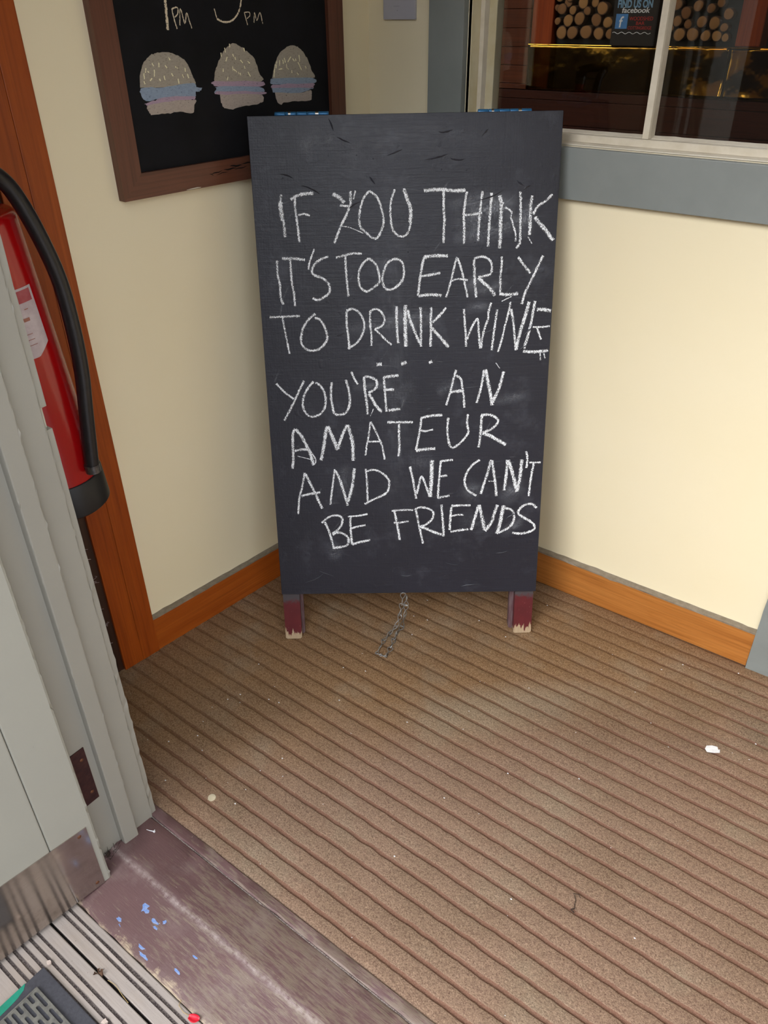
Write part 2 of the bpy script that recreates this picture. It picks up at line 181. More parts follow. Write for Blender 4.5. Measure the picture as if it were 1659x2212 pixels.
def chalk(name, color, thr=.43, scale=330, soft=.05, base=0.0):
    g = NT(name)
    uv = g.n('ShaderNodeUVMap'); sx = g.n('ShaderNodeSeparateXYZ'); g.l(uv.outputs[0], sx.inputs[0])
    v2 = g.math('POWER', g.math('ABSOLUTE', sx.outputs[1]), 2.6)
    mp = g.mapping((1.6, 1.0, .75)); nz = g.noise(scale, 2, .55, mp)
    f = g.math('ADD', nz, g.math('MULTIPLY', v2, -.30))
    f = g.math('ADD', f, g.math('MULTIPLY', g.noise(60, 2, .5), .22))
    a = g.ramp(f, thr + .06, thr + .06 + soft)
    if base: a = g.math('MAXIMUM', a, g.math('MULTIPLY', g.math('SUBTRACT', 1.0, v2, clamp=True), base))
    return g.done(g.bsdf(rgb(color), .95, 0, None, .1, a))
M['chalk'] = chalk('white_chalk', 'f2f5fa', thr=.47, soft=.05, base=.16, scale=520)
M['chalk_menu'] = chalk('cream_chalk', 'dccfb6', thr=.40, base=.3)
M['chalk_seed'] = chalk('cream_chalk_marks', 'f0eac8', thr=.34, base=.3)
def chalk_fill(name, c1, c2):
    g = NT(name); st = g.mapping((1, 1, 3)); c = g.mix(g.noise(90, 4, .7, st), rgb(c1), rgb(c2))
    c = g.mix(g.math('MULTIPLY', g.ramp(g.noise(160, 3, .7, st), .30, .42, (1, 1, 1, 1), (0, 0, 0, 1)), .8), c, rgb('14141a'))
    return g.done(g.bsdf(c, .95, 0, None, .1))
M['fill0'] = chalk_fill('chalk_bun', 'b3aa9c', '978f82')
M['fill1'] = chalk_fill('chalk_blue', '9fb0c4', '7e8ca2')
M['fill2'] = chalk_fill('chalk_pink', 'c09fae', '9c90a4')
M['fill3'] = chalk_fill('chalk_base', 'bfb1a6', 'a2978f')
def smudge_mat():
    g = NT('chalk_dust_smear')
    uv = g.n('ShaderNodeUVMap'); sx = g.n('ShaderNodeSeparateXYZ'); g.l(uv.outputs[0], sx.inputs[0])
    v2 = g.math('POWER', g.math('SUBTRACT', 1.0, g.math('ABSOLUTE', sx.outputs[1]), clamp=True), 1.4)
    at = g.n('ShaderNodeAttribute', attribute_name='dens')
    u2 = g.math('MULTIPLY', sx.outputs[0], 1.0)
    cmb = g.n('ShaderNodeCombineXYZ'); g.l(g.math('MULTIPLY', u2, .16), cmb.inputs[0]); g.l(g.math('MULTIPLY', sx.outputs[1], .05), cmb.inputs[1]); g.l(at.outputs['Fac'], cmb.inputs[2])
    st = g.noise(150, 4, .7, cmb.outputs[0]); cl = g.noise(40, 3, .6)
    a = g.math('MULTIPLY', g.math('MULTIPLY', v2, at.outputs['Fac']), g.math('ADD', g.math('MULTIPLY', g.ramp(st, .42, .75), g.math('MULTIPLY', cl, 2.2)), g.math('MULTIPLY', g.ramp(cl, .4, .75), .35)))
    return g.done(g.bsdf(rgb('b9bec8'), .95, 0, None, .1, a))
M['smudge'] = smudge_mat()

def leg_mat():
    g = NT('worn_maroon_leg_paint')
    sx = g.n('ShaderNodeSeparateXYZ'); g.l(g.tc.outputs['Object'], sx.inputs[0])
    vv = g.mapping((150, 150, 14)); st = g.noise(1.0, 4, .6, vv)
    h = g.math('SUBTRACT', sx.outputs[2], g.math('MULTIPLY', st, .085))
    bare = g.ramp(h, -.024, -.0215, (1, 1, 1, 1), (0, 0, 0, 1))
    wd = g.mix(g.noise(1.0, 3, .6, g.mapping((700, 700, 12))), rgb('c7b195'), rgb('9b8468'))
    pt = g.mix(g.noise(30, 4), rgb('6a262b'), rgb('4f1c22'))
    up = g.ramp(g.math('ADD', sx.outputs[2], g.math('MULTIPLY', g.noise(120, 4, .7), .04)), .128, .142)
    pt = g.mix(up, pt, rgb('4a4549'))
    c = g.mix(bare, pt, wd)
    fl = g.ramp(g.noise(230, 2), .74, .76); c = g.mix(fl, c, rgb('c99a92'))
    return g.done(g.bsdf(c, .45, 0, g.bump(g.math('ADD', st, g.math('MULTIPLY', bare, -.4)), .4, .001), .5))
M['leg'] = leg_mat()
M['leg_back'] = simple('grimy_maroon_leg', '5a3c40', '6d5a5c', 60, .6, stretch=(4, 4, .5))
M['hinge_blue'] = simple('blue_painted_steel', '2f6f9f', '2b6794', 60, .3, .3)
M['hinge_steel'] = simple('bare_worn_steel', 'c9c7c2', 'a8a39a', 80, .25, 1.0)
M['chain'] = simple('galvanised_wire', 'a3a3a2', '8a8886', 200, .4, .6, bump=.2, bscale=900)

def carpet_mat():
    g = NT('ribbed_brown_carpet')
    sx = g.n('ShaderNodeSeparateXYZ'); g.l(g.tc.outputs['Object'], sx.inputs[0])
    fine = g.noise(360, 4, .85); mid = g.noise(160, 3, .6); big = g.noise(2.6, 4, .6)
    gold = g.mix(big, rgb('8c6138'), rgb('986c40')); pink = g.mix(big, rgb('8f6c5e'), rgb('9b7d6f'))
    # doorway trodden pinker, back corner golden: wear mixed with painted warm reflected light
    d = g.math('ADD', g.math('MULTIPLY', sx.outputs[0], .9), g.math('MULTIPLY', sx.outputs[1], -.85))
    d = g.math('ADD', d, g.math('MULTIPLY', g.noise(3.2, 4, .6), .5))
    wear_and_light = g.ramp(d, 1.28, 1.62)
    c = g.mix(wear_and_light, gold, pink)
    c = g.mix(g.math('MULTIPLY', g.ramp(g.noise(5.5, 4, .6), .52, .70), .55), c, rgb('a39683'))
    c = g.mix(g.math('MULTIPLY', g.ramp(g.noise(2.4, 4, .65), .52, .70), .55), c, rgb('69503f'))
    def stain(cx, cy, rx, ry, rot, col, amt, c):
        dx = g.math('ADD', sx.outputs[0], -cx); dy = g.math('ADD', sx.outputs[1], -cy)
        u_ = g.math('ADD', g.math('MULTIPLY', dx, cos(rot) / rx), g.math('MULTIPLY', dy, sin(rot) / rx))
        v_ = g.math('ADD', g.math('MULTIPLY', dx, -sin(rot) / ry), g.math('MULTIPLY', dy, cos(rot) / ry))
        q = g.math('ADD', g.math('MULTIPLY', u_, u_), g.math('MULTIPLY', v_, v_))
        q = g.math('ADD', q, g.math('MULTIPLY', g.noise(9, 4, .65), .9))
        return g.mix(g.math('MULTIPLY', g.ramp(q, .45, 1.5, (1, 1, 1, 1), (0, 0, 0, 1)), amt), c, rgb(col))
    c = stain(.80, -.50, .30, .09, .75, 'a89c88', .6, c)
    c = stain(1.02, -.42, .24, .11, .5, '704f44', .55, c)
    c = stain(1.34, -.22, .12, .07, .3, '5f5a50', .65, c)
    c = stain(.28, -.92, .26, .12, .9, '6a4a30', .5, c)
    c = g.mix(g.ramp(fine, .34, .68), g.mix(.58, c, rgb('2e1f16')), g.mix(.36, c, rgb('e6cba8')))
    c = g.mix(g.math('MULTIPLY', g.ramp(mid, .35, .65), .22), c, rgb('4a3527'))
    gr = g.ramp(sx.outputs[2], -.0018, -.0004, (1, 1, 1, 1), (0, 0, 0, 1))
    gcol = g.mix(wear_and_light, rgb('6b4a33'), rgb('80594a'))
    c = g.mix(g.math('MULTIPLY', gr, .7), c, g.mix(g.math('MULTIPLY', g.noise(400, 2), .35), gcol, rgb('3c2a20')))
    h = g.math('ADD', fine, g.math('MULTIPLY', mid, .8))
    return g.done(g.bsdf(c, .95, 0, g.bump(h, .8, .003), .1))
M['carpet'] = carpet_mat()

def sill_mat():
    g = NT('worn_maroon_sill_paint')
    sx = g.n('ShaderNodeSeparateXYZ'); g.l(g.tc.outputs['Object'], sx.inputs[0])
    v = g.mapping((4, 30, 10)); gr = g.noise(6, 6, .7, v)
    vf = g.mapping((25, 260, 10)); gf = g.noise(1.2, 4, .7, vf)
    pt = g.mix(g.noise(14, 4), rgb('674c4c'), rgb('564041'))
    wd = g.mix(gf, rgb('8a7a6c'), rgb('5b4c44'))
    # bare, trodden wood towards the middle of the doorway
    t = g.math('ADD', g.math('MULTIPLY', sx.outputs[0], .36), g.math('MULTIPLY', gr, 1.0))
    t = g.math('ADD', t, g.math('MULTIPLY', g.noise(5, 4, .6), .45))
    bare = g.ramp(t, .93, 1.06)
    bare = g.math('MULTIPLY', bare, g.ramp(gf, .30, .52))
    c = g.mix(bare, pt, wd)
    # whitish rub along the crown of the sill
    ridge = g.math('SUBTRACT', 1.0, g.math('MULTIPLY', g.math('ABSOLUTE', g.math('ADD', g.math('ADD', sx.outputs[1], 1.3265), g.math('MULTIPLY', g.noise(14, 3), .006))), 110), clamp=True)
    c = g.mix(g.math('MULTIPLY', ridge, g.math('MULTIPLY', g.ramp(g.noise(70, 5, .75), .35, .75), .62)), c, rgb('c3b7b3'))
    oe = g.ramp(g.math('ADD', sx.outputs[1], g.math('MULTIPLY', g.noise(20, 5, .7), .10)), -1.392, -1.380, (1, 1, 1, 1), (0, 0, 0, 1))
    c = g.mix(g.math('MULTIPLY', oe, g.ramp(gf, .35, .6)), c, rgb('a99880'))
    spots = g.ramp(g.noise(170, 3, .6), .72, .75); c = g.mix(g.math('MULTIPLY', spots, .6), c, rgb('b6a8a4'))
    dirt = g.ramp(g.noise(9, 5, .7), .5, .8); c = g.mix(g.math('MULTIPLY', dirt, .45), c, rgb('8d7f7a'))
    return g.done(g.bsdf(c, .5, 0, g.bump(g.math('ADD', gf, g.math('MULTIPLY', g.noise(50, 4), .8)), .55, .0012), .45))
M['sill'] = sill_mat()

def deck_mat():
    g = NT('weathered_deck_timber')
    v = g.mapping((5, 130, 20)); f = g.noise(1.6, 5, .7, v); big = g.noise(7, 4, .6)
    sx = g.n('ShaderNodeSeparateXYZ'); g.l(g.tc.outputs['Object'], sx.inputs[0])
    c = g.mix(f, rgb('aaa19c'), rgb('867c76')); c = g.mix(g.math('MULTIPLY', g.ramp(big, .5, .8), .4), c, rgb('a3917f'))
    gr = g.ramp(sx.outputs[2], -.0045, -.0010, (1, 1, 1, 1), (0, 0, 0, 1))
    dirt = g.mix(g.ramp(g.noise(420, 3, .8), .4, .7), rgb('3f3437'), rgb('8f857e'))
    c = g.mix(gr, c, dirt)
    c = g.mix(g.math('MULTIPLY', g.ramp(g.noise(300, 2), .70, .74), .7), c, rgb('5a4a3f'))
    return g.done(g.bsdf(c, .75, 0, g.bump(g.math('ADD', f, g.math('MULTIPLY', g.noise(500, 2), .5)), .5, .0012), .3))
M['deck'] = deck_mat()
M['soil'] = simple('dark_gap_debris', '2a211b', '3b3027', 200, .95)
M['rust'] = simple('rusty_brown_steel', '4a2e2c', '3a2325', 60, .45, .5, bump=.4, bscale=150)
M['rust_screw'] = simple('rusty_screw', '7a5038', '5d3a28', 300, .5, .6)
def kick_mat():
    g = NT('scuffed_brass_kick_plate'); v = g.mapping((4, 4, 90)); f = g.noise(2.5, 4, .7, v)
    c = g.mix(f, rgb('b8ada4'), rgb('a3988f')); c = g.mix(g.math('MULTIPLY', g.ramp(g.noise(14, 5, .7), .5, .75), .5), c, rgb('65564c'))
    r = g.math('ADD', .04, g.math('MULTIPLY', g.noise(8, 4, .6), .22))
    return g.done(g.bsdf(c, r, .92, g.bump(f, .05, .0005), .5))
M['kick'] = kick_mat()
def red_mat():
    g = NT('red_enamel'); c = g.mix(g.noise(9, 3), rgb('a80d10'), rgb('950a0e'))
    return g.done(g.bsdf(c, .20, 0, None, .6))
M['red'] = red_mat()
M['hose'] = simple('black_rubber_hose', '131114', '1d1a1e', 90, .38, bump=.1, bscale=500)
M['boot'] = simple('black_plastic_boot', '101013', '17161a', 60, .5)
M['steel'] = simple('grey_steel', '77777a', '5a5a5e', 120, .35, .9)
M['label'] = simple('worn_white_label', 'c6b8bb', 'b3a3a8', 50, .45, bump=.2, bscale=120)
M['label_red'] = simple('label_red_band', '9c3b44', 'a8525a', 60, .45)
M['label_mark'] = simple('label_brown_marks', '8a5a48', 'a06858', 60, .6)
M['label_lip'] = simple('label_pale_print', 'd8bdb6', 'cbaea8', 90, .5)
M['plate'] = simple('pale_grey_plastic', 'b3b3bd', 'adadb8', 10, .4)
M['plate_mark'] = simple('faint_pencil_mark', '85858c', None, 10, .6)
M['rubber'] = simple('charcoal_rubber', '33333a', '3c3c43', 140, .7, bump=.4, bscale=500)
M['rubber_pad'] = simple('dusty_grey_rubber', '55534f', '6a6862', 90, .8, bump=.4, bscale=400)
M['green'] = simple('green_rubber_inlay', '12725a', '15806a', 60, .55)
M['brass'] = None
def brass_mat():
    g = NT('wrinkled_brass_sheet'); c = g.mix(g.noise(9, 4), rgb('96702a'), rgb('6e4e1a'))
    return g.done(g.bsdf(c, .16, 1.0, g.bump(g.noise(9, 3, .5), .6, .012), .5))
M['brass'] = brass_mat()
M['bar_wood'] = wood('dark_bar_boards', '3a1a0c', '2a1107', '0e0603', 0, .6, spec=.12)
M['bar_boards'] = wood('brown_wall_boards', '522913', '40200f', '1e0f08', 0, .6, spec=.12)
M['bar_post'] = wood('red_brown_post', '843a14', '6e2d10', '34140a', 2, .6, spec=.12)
def log_mat():
    g = NT('sawn_log_end'); c = g.mix(g.noise(55, 4, .6), rgb('a07a46'), rgb('74502a'))
    oi = g.n('ShaderNodeObjectInfo'); c = g.mix(g.math('MULTIPLY', oi.outputs['Random'], .75), c, rgb('55301a'))
    return g.done(g.bsdf(c, .75, 0, None, .3))
M['log'] = log_mat(); M['bark'] = simple('log_bark', '4d3220', '2c1b10', 60, .9)
M['black'] = simple('black_panel', '090808', '0d0c0c', 30, .7, spec=.3)
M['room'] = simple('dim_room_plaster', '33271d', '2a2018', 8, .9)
M['ceiling'] = simple('white_ceiling_paint', 'd8d2c2', 'cfc8b6', 5, .8)
M['facade'] = simple('painted_facade', 'c9c4b6', 'bdb8aa', 5, .7)
M['paper'] = simple('white_paper', 'e6e6ea', 'd5d5da', 90, .8)
M['petal'] = simple('red_petal', 'd21f36', 'b81529', 60, .4)
M['plastic'] = simple('milky_plastic', 'c3b79e', 'b5a98f', 60, .3)
M['twig'] = simple('dark_twig', '231b18', '35281f', 200, .9)
M['straw'] = simple('dry_needle', 'b39a6c', '97804f', 200, .8)
M['leaf'] = simple('dry_brown_leaf', '5a3f2c', '442d20', 300, .9)
M['pebble'] = simple('pale_pebble', 'c9b9b0', '9c8c84', 120, .8)
M['blue_paint'] = simple('blue_paint_splash', '5c83c4', '8d9cc0', 260, .5)
M['sign_blue'] = simple('pale_blue_chalk_paint', '6f96b3', '5d84a3', 150, .8)
M['sign_fb'] = simple('mid_blue_paint', '3f78b0', '376ea5', 90, .8)
M['sign_white'] = simple('white_pen', 'd8dcdc', 'c0c6c8', 150, .8)
M['sign_red'] = simple('red_pen', 'b02420', '8f1c1a', 150, .8)
def glass_mat():
    g = NT('window_glass')
    fr = g.n('ShaderNodeFresnel'); fr.inputs[0].default_value = 1.5
    tr = g.n('ShaderNodeBsdfTransparent'); gl = g.n('ShaderNodeBsdfGlossy'); gl.inputs['Roughness'].default_value = .01
    mx = g.n('ShaderNodeMixShader'); g.l(fr.outputs[0], mx.inputs[0]); g.l(tr.outputs[0], mx.inputs[1]); g.l(gl.outputs[0], mx.inputs[2])
    return g.done(mx.outputs[0])
M['glass'] = glass_mat()

class MB:
    """collects geometry and links it as ONE mesh object"""
    def __init__(s): s.bm = bmesh.new(); s.uv = None
    def box(s, x0, x1, y0, y1, z0, z1, bev=0.0):
        r = bmesh.ops.create_cube(s.bm, size=1.0); vs = r['verts']
        for v in vs: v.co = Vector(((x0 + x1) / 2 + v.co.x * (x1 - x0), (y0 + y1) / 2 + v.co.y * (y1 - y0), (z0 + z1) / 2 + v.co.z * (z1 - z0)))
        if bev:
            es = {e for v in vs for e in v.link_edges}
            bmesh.ops.bevel(s.bm, geom=list(es), offset=bev, segments=2, affect='EDGES', profile=.6)
        return s
    def poly(s, pts, d):
        """prism: polygon pts swept by vector d"""
        a = [s.bm.verts.new(p) for p in pts]; b = [s.bm.verts.new(Vector(p) + Vector(d)) for p in pts]; n = len(a)
        s.bm.faces.new(a); s.bm.faces.new(b[::-1])
        for i in range(n): s.bm.faces.new((a[i], b[i], b[(i + 1) % n], a[(i + 1) % n]))
        return s
    def sweep(s, prof, axis, t0, t1, n=1, jit=0.0, seed=0, jidx=None):
        """profile of 2D points swept along axis ('x' or 'z'); jitter roughens the arrises"""
        rnd = random.Random(seed); rings = []
        for k in range(n + 1):
            t = t0 + (t1 - t0) * k / n; ring = []
            for i, (a, b) in enumerate(prof):
                ja = jb = 0
                if jit and (jidx is None or i in jidx):
                    q_ = 1.8 if rnd.random() < .22 else .25; ja = rnd.gauss(0, jit * q_); jb = rnd.gauss(0, jit * q_)
                p = (a + ja, b + jb, t) if axis == 'z' else (t, a + ja, b + jb)
                ring.append(s.bm.verts.new(p))
            rings.append(ring)
        m = len(prof)
        for k in range(n):
            for i in range(m):
                s.bm.faces.new((rings[k][i], rings[k][(i + 1) % m], rings[k + 1][(i + 1) % m], rings[k + 1][i]))
        s.bm.faces.new(rings[0][::-1]); s.bm.faces.new(rings[-1]); return s
    def tube(s, pts, r, seg=8, closed=False, cap=True):
        pts = [Vector(p) for p in pts]; n = len(pts); rings = []; up = None
        for i, p in enumerate(pts):
            if closed: t = pts[(i + 1) % n] - pts[i - 1]
            else: t = pts[min(i + 1, n - 1)] - pts[max(i - 1, 0)]
            t.normalize()
            if up is None: up = Vector((0, 0, 1)) if abs(t.z) < .9 else Vector((1, 0, 0))
            a = t.cross(up)
            if a.length < 1e-4: a = t.cross(Vector((0.3, 1, 0.2)))
            a.normalize(); b = a.cross(t); up = b
            rr = r[i] if isinstance(r, (list, tuple)) else r
            rings.append([s.bm.verts.new(p + (a * cos(2 * pi * k / seg) + b * sin(2 * pi * k / seg)) * rr) for k in range(seg)])
        m = n if closed else n - 1
        for i in range(m):
            A = rings[i]; B = rings[(i + 1) % n]
            for k in range(seg): s.bm.faces.new((A[k], A[(k + 1) % seg], B[(k + 1) % seg], B[k]))
        if not closed and cap: s.bm.faces.new(rings[0][::-1]); s.bm.faces.new(rings[-1])
        return s
    def lathe(s, prof, seg=48, a0=0.0, a1=2 * pi, cap=False):
        full = abs(a1 - a0 - 2 * pi) < 1e-6; rings = []
        for k in range(seg if full else seg + 1):
            a = a0 + (a1 - a0) * k / seg
            rings.append([s.bm.verts.new((r * cos(a), r * sin(a), z)) for r, z in prof])
        n = len(rings)
        for k in range(n if full else n - 1):
            A = rings[k]; B = rings[(k + 1) % n]
            for i in range(len(prof) - 1):
                if prof[i][0] < 1e-6 and prof[i + 1][0] < 1e-6: continue
                s.bm.faces.new((A[i], B[i], B[i + 1], A[i + 1]))
        bmesh.ops.remove_doubles(s.bm, verts=s.bm.verts[:], dist=1e-6); return s
    def strip(s, pts, wd, uvl, dens=None, wob=0.0, seed=0):
        """flat ribbon in the local XZ plane; uv.x = length, uv.y = -1..1 across; pts are (x, y, z)"""
        rnd = random.Random(seed); P = [Vector(p) for p in pts]; n = len(P); L = 0; rows = []
        for i in range(n):
            t = P[min(i + 1, n - 1)] - P[max(i - 1, 0)]; t.y = 0
            if t.length < 1e-9: t = Vector((1, 0, 0))
            t.normalize(); q = Vector((-t.z, 0, t.x))
            if i: L += (P[i] - P[i - 1]).length
            w = wd * (1 + wob * rnd.uniform(-1, 1)) * .5
            row = [(s.bm.verts.new(P[i] + q * w * v), L, v) for v in (-1, -.5, 0, .5, 1)]
            rows.append(row)
        for i in range(n - 1):
            for k in range(4):
                c = (rows[i][k], rows[i][k + 1], rows[i + 1][k + 1], rows[i + 1][k])
                try: f = s.bm.faces.new([x[0] for x in c])
                except ValueError: continue
                for lp, x in zip(f.loops, c): lp[uvl].uv = (x[1], x[2])
        return s
    def build(s, name, mat, parent=None, smooth=False, M_=None):
        if s.uv is None and False: pass
        bmesh.ops.recalc_face_normals(s.bm, faces=s.bm.faces[:])
        me = bpy.data.meshes.new(name); s.bm.to_mesh(me); s.bm.free()
        if mat is not None: me.materials.append(mat)
        if smooth:
            for p in me.polygons: p.use_smooth = True
            try: me.set_sharp_from_angle(angle=radians(38))
            except Exception: pass
        o = bpy.data.objects.new(name, me); COL.objects.link(o)
        if parent is not None: o.parent = parent
        if M_ is not None: o.matrix_local = M_
        return o

def tag(o, label=None, cat=None, group=None, kind=None):
    if label: o['label'] = label
    if cat: o['category'] = cat
    if group: o['group'] = group
    if kind: o['kind'] = kind
    return o
def empty(name, M_=None, parent=None):
    o = bpy.data.objects.new(name, None); o.empty_display_size = .05; COL.objects.link(o)
    if parent is not None: o.parent = parent
    if M_ is not None: o.matrix_local = M_
    return o
def part(name, me_obj, parent, M_=None):
    o = bpy.data.objects.new(name, me_obj.data); COL.objects.link(o); o.parent = parent
    if M_ is not None: o.matrix_local = M_
    return o
def frame(o, ax, ay):
    """matrix with local X = ax, local Y = ay (horizontal), Z up, origin o"""
    return Matrix(((ax[0], ay[0], 0, o[0]), (ax[1], ay[1], 0, o[1]), (0, 0, 1, o[2]), (0, 0, 0, 1)))
def smooth_line(pts, k=6):
    if len(pts) < 3:
        (x0, z0), (x1, z1) = pts; n = max(3, int(k * 1.5)); return [(x0 + (x1 - x0) * i / n, z0 + (z1 - z0) * i / n) for i in range(n + 1)]
    P = [pts[0]] + pts + [pts[-1]]; out = []
    for i in range(1, len(P) - 2):
        a, b, c, d = P[i - 1], P[i], P[i + 1], P[i + 2]
        for j in range(k):
            t = j / k; t2 = t * t; t3 = t2 * t
            out.append(tuple(.5 * (2 * b[m] + (c[m] - a[m]) * t + (2 * a[m] - 5 * b[m] + 4 * c[m] - d[m]) * t2 + (3 * b[m] - a[m] - 3 * c[m] + d[m]) * t3) for m in (0, 1)))
    out.append(pts[-1]); return out

LW = frame((0, 0, 0), (-0.0951, -0.99547), (0.99547, -0.0951))    # left wall: x along the wall from the corner, y out of the wall

# ================= SETTING =================
# ---- floor slab and carpet ----
tag(MB().box(-.4, 2.3, -1.205, .13, -.08, -.005).build('floor', M['soil']), 'floor under the ribbed carpet of the porch', 'floor', kind='structure')

def carpet():
    bm = bmesh.new(); rnd = random.Random(5)
    pitch = .04137; ys = []; zs = []
    y = -.5948 + pitch * 14
    rows = []
    k = 0
    while y > -1.23:
        for dy, z, j in ((.0062, 0, 1), (.0045, -.0004, 1), (.0036, -.0027, 1), (0, -.0031, 0), (-.0036, -.0027, 1), (-.0045, -.0004, 1), (-.0062, 0, 1), (-.0125, .0008, 0), (-.0207, .0012, 0), (-.029, .0008, 0)):
            rows.append((y + dy, z, j, k))
        k += 1; y -= pitch
    rows = [r for r in rows if -1.2065 < r[0] < -.012]
    rows = [(-.012, 0, 0, 0)] + rows + [(-1.2065, -.001, 0, 99), (-1.2085, -.006, 0, 99)]
    nx = 250; x0, x1 = -.12, 2.1; grid = []
    for yy, z, j, k in rows:
        line = []
        for i in range(nx + 1):
            x = x0 + (x1 - x0) * i / nx
            w = noise.noise(Vector((x * 38, k * 7.3, 0))) * .0018 + noise.noise(Vector((x * 9, k * 3.1, 5))) * .0016 + noise.noise(Vector((x * 2.2, k * .2, 9))) * .004 if k != 99 and z != 99 and j + k > 0 else 0
            w2 = (noise.noise(Vector((x * 90, yy * 200, 3))) * .0009) if j else 0
            dz = noise.noise(Vector((x * 60, yy * 60, 1))) * .0005 if z > -.003 else 0
            fade = 1.0 if z > -.0001 else (.42 + .58 * min(1, max(0, (.9 * x - .85 * yy - .85) * 1.3)))
            line.append(bm.verts.new((x, yy + w + w2, z * fade + dz)))
        grid.append(line)
    for a in range(len(grid) - 1):
        for i in range(nx): bm.faces.new((grid[a][i], grid[a + 1][i], grid[a + 1][i + 1], grid[a][i + 1]))
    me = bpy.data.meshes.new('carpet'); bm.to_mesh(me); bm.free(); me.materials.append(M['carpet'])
    for p in me.polygons: p.use_smooth = True
    o = bpy.data.objects.new('carpet', me); COL.objects.link(o)
    return tag(o, 'brown ribbed entrance carpet with worn pinkish and grey patches and painted warm light', 'carpet')
CARPET = carpet()

# ---- right wall with window opening ----
wr = MB()
wr.box(-.45, .290, 0, .14, 0, 2.5); wr.box(.290, 1.9, 0, .14, 0, 1.186); wr.box(.290, 1.9, 0, .14, 2.2, 2.5); wr.box(1.9, 2.4, 0, .14, 0, 2.5)
tag(wr.build('wall_right', M['cream']), 'cream painted wall under and beside the bar window', 'wall', kind='structure')
tag(MB().box(-.14, .884, -.14, 0, 0, 2.5).build('wall_left', M['cream'], M_=LW), 'cream painted wall with the burger menu board', 'wall', kind='structure')
tag(MB().box(2.1, 2.24, -1.22, 0, 0, 2.5).build('wall_far_right', M['cream']), 'cream wall closing the right end of the porch', 'wall', kind='structure')
tag(MB().box(-.4, 2.3, -1.36, .14, 2.5, 2.6).build('ceiling', M['ceiling']), 'white painted porch ceiling', 'ceiling', kind='structure')
wf = MB(); wf.box(-2.5, .316, -1.362, -1.219, -.05, 2.8); wf.box(.316, 1.95, -1.362, -1.219, 2.15, 2.8); wf.box(1.95, 4.5, -1.362, -1.219, -.05, 2.8)
tag(wf.build('wall_outside', M['facade']), 'outer wall around the porch doorway', 'wall', kind='structure')

# ---- skirting boards ----
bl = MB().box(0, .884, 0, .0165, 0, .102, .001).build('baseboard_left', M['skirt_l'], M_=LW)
tag(bl, 'orange varnished skirting board below the menu board wall', 'skirting board', kind='structure')
pr = [(0.0, 0)]
MB().sweep([(.0005, .1021), (.0168, .1021), (.0168, .1062), (.0005, .1072)], 'x', .002, .884, 40, .0006, 3).build('top_edge', M['skirt_top'], bl)
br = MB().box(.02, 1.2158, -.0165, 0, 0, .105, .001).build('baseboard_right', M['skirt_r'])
tag(br, 'light orange wooden skirting board under the window wall', 'skirting board', kind='structure')
MB().sweep([(-.0168, .1051), (-.0005, .1051), (-.0005, .1122), (-.0168, .1090)], 'x', .004, 1.2158, 50, .0006, 4).build('top_edge', M['skirt_top'], br)

# ---- grey window surround (trim_1) ----
t1 = empty('trim_1'); tag(t1, 'slate grey painted boards surrounding the bar window', 'window surround', kind='structure')
MB().box(.1885, .2821, -.020, 0, 1.184, 2.3, .0012).build('surround_board', M['grey_trim'], t1)
MB().box(.1885, 2.0, -.020, 0, 1.0773, 1.1838, .0012).build('surround_board', M['grey_trim'], t1)
MB().box(1.905, 2.0, -.020, 0, 1.184, 2.3, .0012).build('surround_board', M['grey_trim'], t1)
# ---- grey post (trim_2) ----
tag(MB().sweep([(1.2165, 0), (1.2165, -.024), (1.32, -.024), (1.32, 0)], 'z', .0, 1.077, 40, .0007, 2).build('trim_2', M['grey_trim']), 'grey painted post at the right end of the skirting board', 'post', kind='structure')
# ---- orange casing (trim_3) on the left wall ----
t3 = empty('trim_3', LW); tag(t3, 'varnished orange wooden casing board behind the red fire extinguisher', 'door casing', kind='structure')
MB().box(.884, .934, 0, .019, 0, 2.1, .0015).build('casing_board', M['casing'], t3)
MB().box(.9342, .988, 0, .0185, 0, 2.1, .0015).build('casing_board', M['casing'], t3)
# ---- inner door recess (door_1) ----
d1 = empty('door_1', LW); tag(d1, 'dark stained wooden inner door beside the orange casing', 'door', kind='structure')
MB().box(.988, 1.012, -.10, .010, 0, 2.1).build('door_lining', M['dark_wood'], d1)
MB().box(1.014, 1.6, -.10, -.05, .006, 2.1, .002).build('door_leaf', M['dark_wood'], d1)
MB().box(1.03, 1.6, -.0495, -.035, .02, .22, .003).build('bottom_rail', M['dark_wood'], d1)
_w = MB()
for i in range(13):
    z = random.Random(i).uniform(.02, .62); a = random.Random(i + 50).uniform(-1, 1)
    x = 1.011 + .004; y0 = .0115
    _w.tube([(1.012 - .02 * random.Random(i + 9).random(), .0112, z), (1.006 - .012 * a, .0125, z + .006), (1.0, .0118, z + .004 + .006 * a)], .0003, 4)
tag(_w.build('cobweb', M['label'], d1), kind='stuff')

